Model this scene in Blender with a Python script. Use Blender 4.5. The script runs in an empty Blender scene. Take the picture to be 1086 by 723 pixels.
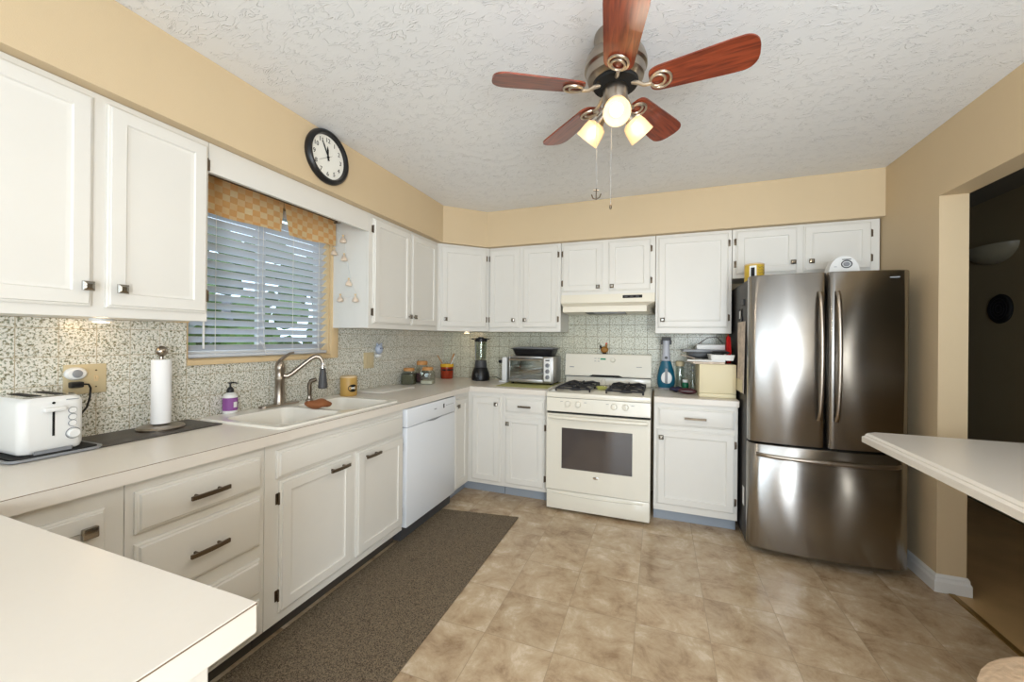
import bpy, bmesh, math, random
from mathutils import Vector, Matrix
S = bpy.context.scene
C = S.collection
PI = math.pi
V = Vector
random.seed(7)

# ---------------------------------------------------------------- camera
cam_d = bpy.data.cameras.new('camera'); cam = bpy.data.objects.new('camera', cam_d); C.objects.link(cam)
def cam_setup(pos, yaw, pitch, roll, f, cx, cy):
    fw = V((math.sin(yaw)*math.cos(pitch), math.cos(yaw)*math.cos(pitch), math.sin(pitch)))
    r = V((math.cos(yaw), -math.sin(yaw), 0)); u = r.cross(fw)
    r2 = r*math.cos(roll) + u*math.sin(roll); u2 = u*math.cos(roll) - r*math.sin(roll)
    cam.matrix_world = Matrix(((r2.x, u2.x, -fw.x, pos[0]), (r2.y, u2.y, -fw.y, pos[1]), (r2.z, u2.z, -fw.z, pos[2]), (0, 0, 0, 1)))
    cam_d.sensor_width = 36; cam_d.sensor_fit = 'HORIZONTAL'; cam_d.lens = f/1086*36
    cam_d.shift_x = (543-cx)/1086; cam_d.shift_y = (cy-361.5)/1086
    cam_d.clip_start = 0.02
cam_setup((2.1435, -3.6749, 1.3239), -0.3565, 0.0009, 0.0089, 417.72, 542.68, 358.52)
S.camera = cam
S.view_settings.view_transform = 'Standard'; S.view_settings.look = 'None'
S.view_settings.gamma = 1; S.view_settings.use_curve_mapping = False
S.view_settings.exposure = 0.05

# ---------------------------------------------------------------- world and big lights
W = bpy.data.worlds.new('sky'); S.world = W; W.use_nodes = True
bg = W.node_tree.nodes['Background']; bg.inputs[0].default_value = (0.72, 0.84, 1.0, 1); bg.inputs[1].default_value = 2.7
def area(name, loc, rot, sx, sy, power, col):
    l = bpy.data.lights.new(name, 'AREA'); l.shape = 'RECTANGLE'; l.size = sx; l.size_y = sy; l.energy = power; l.color = col
    o = bpy.data.objects.new(name, l); C.objects.link(o); o.location = loc; o.rotation_euler = rot; return o
# daylight through the patio door in the rear wall, and the photographer's flash beside the camera
area('patio_daylight', (1.5, -6.29, 1.2), (math.radians(90), 0, 0), 1.75, 2.1, 34, (0.78, 0.89, 1.0))
area('camera_flash', (2.1, -4.85, 1.30), (math.radians(90), 0, math.radians(-8)), 0.35, 1.3, 7, (0.88, 0.96, 1.0))
area('ceiling_bounce_fill', (2.9, -3.95, 1.60), (math.radians(180-30), 0, 0), 0.8, 0.8, 27, (0.80, 0.90, 1.0))  # unseen area lamp added behind the camera to brighten the ceiling evenly
area('side_fill', (3.2, -5.1, 0.95), (math.radians(88), 0, math.radians(30)), 0.5, 1.5, 72, (0.83, 0.92, 1.0))  # added fill lamp out of view, brightens the left base cabinets
area('dining_fill', (5.75, -6.33, 1.3), (math.radians(90), 0, 0), 0.3, 1.5, 14, (1.0, 0.93, 0.8))  # lamp added at the unseen window, lifts the dining floor and streaks the fridge

# ---------------------------------------------------------------- materials
def nodes(name):
    m = bpy.data.materials.new(name); m.use_nodes = True
    nt = m.node_tree; return m, nt, nt.nodes['Principled BSDF']
def mat(name, col, rough=0.5, metal=0.0, bump=0, bscale=200, alpha=1, trans=0, ior=1.45, emis=None, es=0, coat=0, var=0, vscale=6, sub=0):
    m, nt, b = nodes(name); N = nt.nodes; L = nt.links
    b.inputs['Base Color'].default_value = (*col, 1); b.inputs['Roughness'].default_value = rough
    b.inputs['Metallic'].default_value = metal; b.inputs['IOR'].default_value = ior
    b.inputs['Transmission Weight'].default_value = trans; b.inputs['Coat Weight'].default_value = coat
    b.inputs['Alpha'].default_value = alpha
    tc = N.new('ShaderNodeTexCoord')
    nz = N.new('ShaderNodeTexNoise'); nz.inputs['Scale'].default_value = vscale; nz.inputs['Detail'].default_value = 4
    L.new(tc.outputs['Object'], nz.inputs['Vector'])
    if var:
        mx = N.new('ShaderNodeMix'); mx.data_type = 'RGBA'
        mx.inputs['A'].default_value = (*[c*(1-var) for c in col], 1); mx.inputs['B'].default_value = (*[min(1, c*(1+var)) for c in col], 1)
        L.new(nz.outputs['Fac'], mx.inputs['Factor']); L.new(mx.outputs['Result'], b.inputs['Base Color'])
    if bump:
        n2 = N.new('ShaderNodeTexNoise'); n2.inputs['Scale'].default_value = bscale; L.new(tc.outputs['Object'], n2.inputs['Vector'])
        bp = N.new('ShaderNodeBump'); bp.inputs['Strength'].default_value = 1; bp.inputs['Distance'].default_value = bump
        L.new(n2.outputs['Fac'], bp.inputs['Height']); L.new(bp.outputs['Normal'], b.inputs['Normal'])
    if emis: b.inputs['Emission Color'].default_value = (*emis, 1); b.inputs['Emission Strength'].default_value = es
    return m
def srgb(r, g, b):
    f = lambda c: (c/255/12.92) if c/255 <= 0.04045 else ((c/255+0.055)/1.055)**2.4
    return (f(r), f(g), f(b))

M = {}
M['wall'] = mat('tan_wall_paint', srgb(208, 186, 151), 0.6, bump=0.0004, bscale=350, var=0.02)
M['white'] = mat('painted_cabinet_white', srgb(222, 219, 212), 0.38, bump=0.00012, bscale=120, var=0.015, vscale=9)
M['trimwhite'] = mat('trim_white', srgb(225, 224, 222), 0.4, var=0.02)
M['counter'] = mat('counter_laminate', srgb(224, 217, 207), 0.28, var=0.012, vscale=60)
M['seam'] = mat('laminate_seam_brown', srgb(120, 100, 80), 0.6)
M['bisque'] = mat('bisque_enamel', srgb(226, 221, 207), 0.22, coat=0.3, var=0.008)
M['dwwhite'] = mat('dishwasher_white', srgb(230, 234, 240), 0.25, coat=0.2)
M['plastic'] = mat('white_plastic', srgb(232, 232, 230), 0.35)
M['sink'] = mat('sink_enamel', srgb(236, 232, 222), 0.15, coat=0.4)
M['nickel'] = mat('brushed_nickel', srgb(165, 155, 143), 0.3, 1.0, bump=0.0001, bscale=300)
M['pewter'] = mat('dark_pewter', srgb(110, 98, 84), 0.36, 1.0)
M['knob'] = mat('knob_nickel', srgb(150, 145, 136), 0.25, 1.0)
M['chrome'] = mat('chrome', srgb(225, 225, 225), 0.12, 1.0)
M['black'] = mat('black_plastic', srgb(22, 22, 24), 0.35)
M['matteblack'] = mat('matte_black', srgb(18, 18, 18), 0.75)
M['iron'] = mat('cast_iron', srgb(42, 42, 46), 0.55, bump=0.0003, bscale=400)
M['darkgrey'] = mat('dark_grey', srgb(70, 70, 72), 0.5)
M['grey'] = mat('mid_grey', srgb(140, 142, 146), 0.45)
M['fridgeside'] = mat('fridge_side_grey', srgb(62, 60, 58), 0.5, bump=0.0002, bscale=500)
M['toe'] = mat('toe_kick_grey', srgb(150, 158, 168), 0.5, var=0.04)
M['oak'] = mat('oak_trim', srgb(218, 192, 150), 0.5, var=0.1, vscale=14)
M['glass'] = mat('clear_glass', (1, 1, 1), 0.02, trans=1, ior=1.45)
def thin_glass(name, col=(0.9, 0.95, 0.95), op=0.12):
    m, nt, b = nodes(name); N = nt.nodes; L = nt.links
    tr = N.new('ShaderNodeBsdfTransparent'); tr.inputs[0].default_value = (*col, 1)
    gl = N.new('ShaderNodeBsdfGlossy'); gl.inputs['Roughness'].default_value = 0.03
    mx = N.new('ShaderNodeMixShader'); mx.inputs[0].default_value = op
    L.new(tr.outputs[0], mx.inputs[1]); L.new(gl.outputs[0], mx.inputs[2]); L.new(mx.outputs[0], N['Material Output'].inputs[0])
    return m
M['pane'] = thin_glass('window_glass', (0.93, 0.97, 0.97), 0.06)
M['jarglass'] = thin_glass('jar_glass', (0.82, 0.86, 0.83), 0.16)
M['slat'] = mat('blind_slat', srgb(206, 211, 220), 0.45)
M['cork'] = mat('wood_lid', srgb(196, 140, 82), 0.55, var=0.12, vscale=40)
M['woodspoon'] = mat('spoon_wood', srgb(205, 160, 110), 0.6, var=0.1, vscale=30)
M['ovenglass'] = mat('oven_glass', srgb(76, 70, 68), 0.08, coat=1.0, var=0.15, vscale=5)
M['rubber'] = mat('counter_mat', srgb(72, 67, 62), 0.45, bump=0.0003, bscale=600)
M['purple'] = mat('purple_label', srgb(140, 80, 150), 0.45, var=0.1, vscale=60)
M['mustard'] = mat('mustard_ceramic', srgb(194, 156, 86), 0.35, var=0.08, vscale=25)
M['red'] = mat('red_glaze', srgb(150, 54, 30), 0.25, var=0.15, vscale=20)
M['yellow'] = mat('yellow_glaze', srgb(226, 178, 50), 0.25)
M['redcloth'] = mat('red_cloth', srgb(214, 24, 22), 0.8, bump=0.001, bscale=90)
M['teal'] = mat('teal_plastic', srgb(14, 88, 112), 0.28, coat=0.4)
M['olive'] = mat('green_cloth', srgb(166, 164, 106), 0.85, bump=0.0006, bscale=300, var=0.1, vscale=40)
M['dishgreen'] = mat('green_dish', srgb(188, 190, 108), 0.3)
M['beigebox'] = mat('beige_box', srgb(218, 206, 172), 0.5, var=0.02)
M['plate'] = mat('beige_plate', srgb(202, 186, 150), 0.45, var=0.05)
M['paper'] = mat('paper', srgb(232, 232, 230), 0.8)
M['towelwhite'] = mat('paper_towel', srgb(240, 240, 240), 0.9, bump=0.0004, bscale=250)
M['brown'] = mat('brown_rag', srgb(140, 86, 50), 0.8, bump=0.001, bscale=70, var=0.25, vscale=60)
M['green'] = mat('green_plastic', srgb(10, 104, 70), 0.4)
M['navy'] = mat('navy_cloth', srgb(36, 34, 62), 0.6)
M['maroon'] = mat('maroon_leather', srgb(72, 34, 40), 0.4)
M['led'] = mat('clock_display', srgb(20, 60, 44), 0.2, emis=(0.05, 0.5, 0.25), es=0.4)
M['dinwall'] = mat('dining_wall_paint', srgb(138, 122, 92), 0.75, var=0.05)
M['foodgolden'] = mat('tray_food', srgb(160, 120, 62), 0.6, var=0.3, vscale=50)
M['blueceramic'] = mat('blue_white_ceramic', srgb(176, 186, 205), 0.3, var=0.3, vscale=60)
M['spice'] = mat('jar_herbs', srgb(96, 96, 74), 0.9, var=0.3, vscale=120)
M['sugar'] = mat('jar_sugar', srgb(236, 230, 214), 0.8)
M['rooster'] = mat('rooster_paint', srgb(150, 104, 44), 0.5, var=0.5, vscale=70)
M['pickle'] = mat('print_paper', srgb(206, 190, 174), 0.7, var=0.45, vscale=30)
M['yellowtin'] = mat('yellow_tin', srgb(206, 172, 56), 0.4, var=0.15, vscale=50)

def steel():
    m, nt, b = nodes('brushed_stainless'); N = nt.nodes; L = nt.links
    b.inputs['Base Color'].default_value = (*srgb(166, 163, 159), 1); b.inputs['Metallic'].default_value = 1
    b.inputs['Roughness'].default_value = 0.26
    b.inputs['Anisotropic'].default_value = 0.93; b.inputs['Anisotropic Rotation'].default_value = 0.25
    tg = N.new('ShaderNodeTangent'); tg.direction_type = 'RADIAL'; tg.axis = 'Z'; L.new(tg.outputs[0], b.inputs['Tangent'])
    tc = N.new('ShaderNodeTexCoord'); mp = N.new('ShaderNodeMapping'); mp.inputs['Scale'].default_value = (1.5, 1.5, 500)
    nz = N.new('ShaderNodeTexNoise'); nz.inputs['Scale'].default_value = 1; L.new(tc.outputs['Object'], mp.inputs[0]); L.new(mp.outputs[0], nz.inputs['Vector'])
    mr = N.new('ShaderNodeMapRange'); mr.inputs['To Min'].default_value = 0.24; mr.inputs['To Max'].default_value = 0.26
    L.new(nz.outputs['Fac'], mr.inputs['Value']); L.new(mr.outputs[0], b.inputs['Roughness'])
    return m
M['steel'] = steel()

def ceiling_mat():
    m, nt, b = nodes('stomped_ceiling'); N = nt.nodes; L = nt.links
    b.inputs['Base Color'].default_value = (*srgb(232, 232, 232), 1); b.inputs['Roughness'].default_value = 0.6
    tc = N.new('ShaderNodeTexCoord')
    def ridge(scale, rot, dist):
        mp = N.new('ShaderNodeMapping'); mp.inputs['Rotation'].default_value = (0, 0, rot); mp.inputs['Scale'].default_value = (1, 2.1, 1)
        L.new(tc.outputs['Object'], mp.inputs[0])
        nz = N.new('ShaderNodeTexNoise'); nz.inputs['Scale'].default_value = scale; nz.inputs['Detail'].default_value = 2; nz.inputs['Distortion'].default_value = dist
        L.new(mp.outputs[0], nz.inputs['Vector'])
        s = N.new('ShaderNodeMath'); s.operation = 'SUBTRACT'; s.inputs[1].default_value = 0.5; L.new(nz.outputs['Fac'], s.inputs[0])
        a = N.new('ShaderNodeMath'); a.operation = 'ABSOLUTE'; L.new(s.outputs[0], a.inputs[0])
        r = N.new('ShaderNodeMapRange'); r.inputs['From Min'].default_value = 0; r.inputs['From Max'].default_value = 0.022
        r.inputs['To Min'].default_value = 1; r.inputs['To Max'].default_value = 0; L.new(a.outputs[0], r.inputs['Value'])
        return r
    r1 = ridge(13, 0.5, 1.2); r2 = ridge(11, -0.8, 1.5)
    msk = N.new('ShaderNodeTexNoise'); msk.inputs['Scale'].default_value = 9; L.new(tc.outputs['Object'], msk.inputs['Vector'])
    mr = N.new('ShaderNodeMapRange'); mr.inputs['From Min'].default_value = 0.42; mr.inputs['From Max'].default_value = 0.6; L.new(msk.outputs['Fac'], mr.inputs['Value'])
    mx = N.new('ShaderNodeMix'); L.new(mr.outputs[0], mx.inputs[0]); L.new(r1.outputs[0], mx.inputs[2]); L.new(r2.outputs[0], mx.inputs[3])
    msk2 = N.new('ShaderNodeTexNoise'); msk2.inputs['Scale'].default_value = 17; L.new(tc.outputs['Object'], msk2.inputs['Vector'])
    mr2 = N.new('ShaderNodeMapRange'); mr2.inputs['From Min'].default_value = 0.4; mr2.inputs['From Max'].default_value = 0.55; L.new(msk2.outputs['Fac'], mr2.inputs['Value'])
    mu = N.new('ShaderNodeMath'); mu.operation = 'MULTIPLY'; L.new(mx.outputs[0], mu.inputs[0]); L.new(mr2.outputs[0], mu.inputs[1])
    bp = N.new('ShaderNodeBump'); bp.inputs['Distance'].default_value = 0.0024; bp.inputs['Strength'].default_value = 1
    L.new(mu.outputs[0], bp.inputs['Height']); L.new(bp.outputs[0], b.inputs['Normal'])
    return m
M['ceiling'] = ceiling_mat()

def math_n(N, L, op, a, b=None, c=None):
    n = N.new('ShaderNodeMath'); n.operation = op
    for i, v in enumerate((a, b, c)):
        if v is None: continue
        if isinstance(v, (int, float)): n.inputs[i].default_value = v
        else: L.new(v, n.inputs[i])
    return n.outputs[0]
def grid_mask(N, L, coord, size, off, lw):
    # 1 on the joint, 0 inside the tile
    u = math_n(N, L, 'DIVIDE', math_n(N, L, 'SUBTRACT', coord, off), size)
    fr = math_n(N, L, 'FRACT', u)
    d = math_n(N, L, 'MINIMUM', fr, math_n(N, L, 'SUBTRACT', 1.0, fr))
    return math_n(N, L, 'LESS_THAN', d, lw/size/2), math_n(N, L, 'FLOOR', u)
def floor_mat(name, tint=1.0):
    m, nt, b = nodes(name); N = nt.nodes; L = nt.links
    tc = N.new('ShaderNodeTexCoord'); sp = N.new('ShaderNodeSeparateXYZ'); L.new(tc.outputs['Object'], sp.inputs[0])
    mx_, ix = grid_mask(N, L, sp.outputs[0], 0.3157, 1.422, 0.0028)
    my_, iy = grid_mask(N, L, sp.outputs[1], 0.3100, -1.430, 0.0028)
    jm = math_n(N, L, 'MAXIMUM', mx_, my_)
    cb = N.new('ShaderNodeCombineXYZ'); L.new(ix, cb.inputs[0]); L.new(iy, cb.inputs[1])
    wn = N.new('ShaderNodeTexWhiteNoise'); wn.noise_dimensions = '2D'; L.new(cb.outputs[0], wn.inputs['Vector'])
    # marbling, shifted per tile
    sc = N.new('ShaderNodeVectorMath'); sc.operation = 'SCALE'; sc.inputs['Scale'].default_value = 7; L.new(wn.outputs['Color'], sc.inputs[0])
    ad = N.new('ShaderNodeVectorMath'); L.new(tc.outputs['Object'], ad.inputs[0]); L.new(sc.outputs[0], ad.inputs[1])
    n1 = N.new('ShaderNodeTexNoise'); n1.inputs['Scale'].default_value = 6.0; n1.inputs['Detail'].default_value = 12; n1.inputs['Roughness'].default_value = 0.72; n1.inputs['Distortion'].default_value = 0.35
    L.new(ad.outputs[0], n1.inputs['Vector'])
    cr = N.new('ShaderNodeValToRGB'); e = cr.color_ramp.elements
    k = tint
    e[0].position = 0.34; e[0].color = (*[c*k for c in srgb(150, 124, 96)], 1)
    e[1].position = 0.68; e[1].color = (*[c*k for c in srgb(224, 208, 186)], 1)
    x = e.new(0.46); x.color = (*[c*k for c in srgb(184, 160, 130)], 1)
    x = e.new(0.56); x.color = (*[c*k for c in srgb(197, 176, 147)], 1)
    L.new(n1.outputs['Fac'], cr.inputs[0])
    hv = N.new('ShaderNodeHueSaturation'); L.new(cr.outputs[0], hv.inputs['Color'])
    L.new(math_n(N, L, 'MULTIPLY_ADD', wn.outputs['Value'], 0.10, 0.94), hv.inputs['Value'])
    mx = N.new('ShaderNodeMix'); mx.data_type = 'RGBA'; L.new(jm, mx.inputs['Factor']); L.new(hv.outputs[0], mx.inputs['A'])
    mx.inputs['B'].default_value = (*[c*k for c in srgb(164, 144, 118)], 1)
    L.new(mx.outputs['Result'], b.inputs['Base Color'])
    b.inputs['Roughness'].default_value = 0.3
    L.new(math_n(N, L, 'MULTIPLY_ADD', n1.outputs['Fac'], 0.12, 0.17), b.inputs['Roughness'])
    bp = N.new('ShaderNodeBump'); bp.inputs['Distance'].default_value = 0.0006; bp.inputs['Strength'].default_value = 0.5
    L.new(math_n(N, L, 'SUBTRACT', n1.outputs['Fac'], jm), bp.inputs['Height']); L.new(bp.outputs[0], b.inputs['Normal'])
    return m
M['floor'] = floor_mat('vinyl_stone_tile')
M['dfloor'] = mat('dining_floor', srgb(196, 164, 118), 0.4, var=0.25, vscale=5)

def splash_mat(name, axis, off, joint, base, jw):
    m, nt, b = nodes(name); N = nt.nodes; L = nt.links
    tc = N.new('ShaderNodeTexCoord'); sp = N.new('ShaderNodeSeparateXYZ'); L.new(tc.outputs['Object'], sp.inputs[0])
    a, ia = grid_mask(N, L, sp.outputs[axis], 0.1085, off, jw)
    c, ic = grid_mask(N, L, sp.outputs[2], 0.1085, 0.914, jw)
    jm = math_n(N, L, 'MAXIMUM', a, c)
    n1 = N.new('ShaderNodeTexNoise'); n1.inputs['Scale'].default_value = 118; n1.inputs['Detail'].default_value = 3; n1.inputs['Distortion'].default_value = 0.7; L.new(tc.outputs['Object'], n1.inputs['Vector'])
    n2 = N.new('ShaderNodeTexNoise'); n2.inputs['Scale'].default_value = 130; n2.inputs['Detail'].default_value = 2; L.new(tc.outputs['Object'], n2.inputs['Vector'])
    cr = N.new('ShaderNodeValToRGB'); e = cr.color_ramp.elements
    e[0].position = 0.33; e[0].color = (*srgb(128, 124, 98), 1); e[1].position = 0.475; e[1].color = (*base, 1)
    x = e.new(0.41); x.color = (*srgb(186, 180, 156), 1)
    L.new(n1.outputs['Fac'], cr.inputs[0])
    cr2 = N.new('ShaderNodeValToRGB'); e = cr2.color_ramp.elements
    e[0].position = 0.34; e[0].color = (*srgb(150, 160, 140), 1); e[1].position = 0.48; e[1].color = (1, 1, 1, 1); L.new(n2.outputs['Fac'], cr2.inputs[0])
    mu = N.new('ShaderNodeMix'); mu.data_type = 'RGBA'; mu.blend_type = 'MULTIPLY'; mu.inputs['Factor'].default_value = 1
    L.new(cr.outputs[0], mu.inputs['A']); L.new(cr2.outputs[0], mu.inputs['B'])
    mx = N.new('ShaderNodeMix'); mx.data_type = 'RGBA'; L.new(jm, mx.inputs['Factor']); L.new(mu.outputs['Result'], mx.inputs['A']); mx.inputs['B'].default_value = (*joint, 1)
    L.new(mx.outputs['Result'], b.inputs['Base Color']); b.inputs['Roughness'].default_value = 0.28
    bp = N.new('ShaderNodeBump'); bp.inputs['Distance'].default_value = 0.0012; L.new(math_n(N, L, 'SUBTRACT', 1.0, jm), bp.inputs['Height']); L.new(bp.outputs[0], b.inputs['Normal'])
    return m
M['splashL'] = splash_mat('speckled_tile_left', 1, -2.873, srgb(186, 172, 144), srgb(232, 230, 222), 0.0022)
M['splashB'] = splash_mat('speckled_tile_back', 0, 1.62, srgb(134, 124, 98), srgb(208, 207, 190), 0.003)

def checker_cloth():
    m, nt, b = nodes('gold_checked_cloth'); N = nt.nodes; L = nt.links
    tc = N.new('ShaderNodeTexCoord'); sp = N.new('ShaderNodeSeparateXYZ'); L.new(tc.outputs['Object'], sp.inputs[0])
    iy = math_n(N, L, 'FLOOR', math_n(N, L, 'DIVIDE', sp.outputs[1], 0.04)); iz = math_n(N, L, 'FLOOR', math_n(N, L, 'DIVIDE', sp.outputs[2], 0.033))
    cb = N.new('ShaderNodeCombineXYZ'); L.new(iy, cb.inputs[0]); L.new(iz, cb.inputs[1])
    wn = N.new('ShaderNodeTexWhiteNoise'); wn.noise_dimensions = '2D'; L.new(cb.outputs[0], wn.inputs['Vector'])
    par = math_n(N, L, 'PINGPONG', math_n(N, L, 'ADD', iy, iz), 1.0)
    f = math_n(N, L, 'MULTIPLY', par, math_n(N, L, 'MULTIPLY_ADD', wn.outputs['Value'], 0.55, 0.5))
    nz = N.new('ShaderNodeTexNoise'); nz.inputs['Scale'].default_value = 10; L.new(tc.outputs['Object'], nz.inputs['Vector'])
    mx = N.new('ShaderNodeMix'); mx.data_type = 'RGBA'; mx.inputs['A'].default_value = (*srgb(248, 206, 144), 1); mx.inputs['B'].default_value = (*srgb(255, 240, 208), 1)
    L.new(math_n(N, L, 'ADD', math_n(N, L, 'MULTIPLY', f, 0.75), math_n(N, L, 'MULTIPLY', nz.outputs['Fac'], 0.25)), mx.inputs['Factor'])
    L.new(mx.outputs['Result'], b.inputs['Base Color']); b.inputs['Roughness'].default_value = 0.8
    tl = N.new('ShaderNodeBsdfTranslucent'); L.new(mx.outputs['Result'], tl.inputs[0])
    ms = N.new('ShaderNodeMixShader'); ms.inputs[0].default_value = 0.62
    L.new(b.outputs[0], ms.inputs[1]); L.new(tl.outputs[0], ms.inputs[2]); L.new(ms.outputs[0], N['Material Output'].inputs[0])
    return m
M['valance'] = checker_cloth()

def wood(name, c1, c2, axis=0, scale=14, rough=0.35):
    m, nt, b = nodes(name); N = nt.nodes; L = nt.links
    tc = N.new('ShaderNodeTexCoord'); mp = N.new('ShaderNodeMapping'); s = [scale*2.5]*3; s[axis] = scale*0.25; mp.inputs['Scale'].default_value = s
    L.new(tc.outputs['Object'], mp.inputs[0])
    nz = N.new('ShaderNodeTexNoise'); nz.inputs['Scale'].default_value = 2; nz.inputs['Detail'].default_value = 6; nz.inputs['Distortion'].default_value = 0.6; L.new(mp.outputs[0], nz.inputs['Vector'])
    cr = N.new('ShaderNodeValToRGB'); e = cr.color_ramp.elements; e[0].position = 0.35; e[0].color = (*c1, 1); e[1].position = 0.65; e[1].color = (*c2, 1)
    L.new(nz.outputs['Fac'], cr.inputs[0]); L.new(cr.outputs[0], b.inputs['Base Color']); b.inputs['Roughness'].default_value = rough; b.inputs['Coat Weight'].default_value = 0.3
    return m
M['blade'] = wood('cherry_blade', srgb(96, 34, 18), srgb(148, 66, 38), 0, 16, 0.3)
def rug_mat():
    m, nt, b = nodes('woven_runner'); N = nt.nodes; L = nt.links
    tc = N.new('ShaderNodeTexCoord'); vo = N.new('ShaderNodeTexNoise'); vo.inputs['Scale'].default_value = 240; vo.inputs['Detail'].default_value = 2; L.new(tc.outputs['Object'], vo.inputs['Vector'])
    cr = N.new('ShaderNodeValToRGB'); e = cr.color_ramp.elements; e[0].position = 0.36; e[0].color = (*srgb(66, 56, 44), 1); e[1].position = 0.64; e[1].color = (*srgb(140, 124, 102), 1)
    L.new(vo.outputs['Fac'], cr.inputs[0]); L.new(cr.outputs[0], b.inputs['Base Color']); b.inputs['Roughness'].default_value = 0.95
    bp = N.new('ShaderNodeBump'); bp.inputs['Distance'].default_value = 0.004; L.new(vo.outputs['Fac'], bp.inputs['Height']); L.new(bp.outputs[0], b.inputs['Normal'])
    return m
M['rug'] = rug_mat()
M['wicker'] = mat('woven_seagrass', srgb(200, 174, 146), 0.8, bump=0.006, bscale=60, var=0.35, vscale=60)
M['shade'] = mat('frosted_lamp_shade', srgb(248, 226, 188), 0.5, trans=0.55, emis=(1.0, 0.80, 0.48), es=0.22)
M['bulb'] = mat('lit_bulb', (1, 1, 1), 0.5, emis=(1.0, 0.90, 0.72), es=5)
M['grass'] = mat('grass', srgb(96, 120, 60), 0.9, var=0.3, vscale=3)
M['leaf'] = mat('hedge_leaf', srgb(92, 118, 58), 0.8, var=0.4, vscale=12)
M['siding'] = mat('house_siding', srgb(206, 210, 218), 0.7)
M['roof'] = mat('roof_shingle', srgb(96, 92, 92), 0.9, var=0.2, vscale=10)

# ---------------------------------------------------------------- mesh helpers
class G:
    def __init__(s): s.b = bmesh.new()
    def box(s, x0, x1, y0, y1, z0, z1, bev=0.0, seg=2, rot=None):
        t = bmesh.new(); bmesh.ops.create_cube(t, size=1)
        for v in t.verts: v.co = V((x0+(v.co.x+.5)*(x1-x0), y0+(v.co.y+.5)*(y1-y0), z0+(v.co.z+.5)*(z1-z0)))
        if bev: bmesh.ops.bevel(t, geom=t.edges[:], offset=bev, segments=seg, affect='EDGES', profile=0.5)
        if rot is not None: t.transform(rot)
        s.merge(t); return s
    def merge(s, t, mx=None):
        if mx is not None: t.transform(mx)
        me = bpy.data.meshes.new('t'); t.to_mesh(me); t.free(); s.b.from_mesh(me); bpy.data.meshes.remove(me)
    def ring(s, pts): return [s.b.verts.new(p) for p in pts]
    def face(s, vs):
        try: s.b.faces.new(vs)
        except ValueError: pass
    def bridge(s, a, b, closed=True):
        n = len(a)
        for i in range(n if closed else n-1):
            j = (i+1) % n; s.face([a[i], a[j], b[j], b[i]])
    def rings(s, R, cap=True, loop=False):
        vs = [s.ring(r) for r in R]
        for a, b in zip(vs, vs[1:]): s.bridge(a, b)
        if loop: s.bridge(vs[-1], vs[0])
        elif cap: s.face(vs[0]); s.face(vs[-1])
        return s
    def lathe(s, prof, c=(0, 0, 0), n=32, mx=None, cap=True, sx=1, sy=1):
        c = V(c); R = []
        for r, z in prof:
            R.append([V((c.x+r*sx*math.cos(2*PI*i/n), c.y+r*sy*math.sin(2*PI*i/n), c.z+z)) if mx is None else mx @ V((r*sx*math.cos(2*PI*i/n), r*sy*math.sin(2*PI*i/n), z)) for i in range(n)])
        return s.rings(R, cap)
    def tube(s, pts, r, n=10, closed=False, cap=True):
        pts = [V(p) for p in pts]; m = len(pts); rr = r if isinstance(r, (list, tuple)) else [r]*m
        R = []; up = None
        for i, p in enumerate(pts):
            if closed: t = pts[(i+1) % m]-pts[i-1]
            else: t = pts[min(i+1, m-1)]-pts[max(i-1, 0)]
            t.normalize()
            if up is None: up = t.orthogonal().normalized()
            up = (up - t*up.dot(t)).normalized(); w = t.cross(up)
            R.append([p+up*rr[i]*math.cos(2*PI*k/n)+w*rr[i]*math.sin(2*PI*k/n) for k in range(n)])
        if closed:
            # untwist seam by aligning last ring
            return s.rings(R, False, loop=True)
        return s.rings(R, cap)
    def prism(s, poly, f0, f1, cap=True):
        # poly of 2d points; f0,f1 map 2d -> 3d
        return s.rings([[f0(p) for p in poly], [f1(p) for p in poly]], cap)
    def zprism(s, poly, z0, z1): return s.prism(poly, lambda p: V((p[0], p[1], z0)), lambda p: V((p[0], p[1], z1)))
    def yprism(s, poly, y0, y1): return s.prism(poly, lambda p: V((p[0], y0, p[1])), lambda p: V((p[0], y1, p[1])))
    def xprism(s, poly, x0, x1): return s.prism(poly, lambda p: V((x0, p[0], p[1])), lambda p: V((x1, p[0], p[1])))
    def panel(s, x0, x1, z0, z1, yb, prof):
        # raised/recessed front facing -Y: prof = [(inset, depth_out)]
        R = [[V((x0, yb, z0)), V((x1, yb, z0)), V((x1, yb, z1)), V((x0, yb, z1))]]
        for i, d in prof: R.append([V((x0+i, yb-d, z0+i)), V((x1-i, yb-d, z0+i)), V((x1-i, yb-d, z1-i)), V((x0+i, yb-d, z1-i))])
        return s.rings(R)
    def sphere(s, c, r, sx=1, sy=1, sz=1, n=20):
        t = bmesh.new(); bmesh.ops.create_uvsphere(t, u_segments=n, v_segments=n//2+2, radius=r)
        s.merge(t, Matrix.Translation(c) @ Matrix.Diagonal((sx, sy, sz, 1))); return s
    def xf(s, mx): s.b.transform(mx); return s
    def obj(s, name, m, parent=None, loc=None, rotz=0, smooth=38):
        bmesh.ops.recalc_face_normals(s.b, faces=s.b.faces[:])
        me = bpy.data.meshes.new(name); s.b.to_mesh(me); s.b.free()
        if smooth:
            me.shade_smooth(); me.set_sharp_from_angle(angle=math.radians(smooth))
        me.materials.append(M[m] if isinstance(m, str) else m)
        o = bpy.data.objects.new(name, me); C.objects.link(o)
        if parent is not None: o.parent = parent
        if loc is not None: o.location = loc
        if rotz: o.rotation_euler = (0, 0, rotz)
        return o
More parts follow.
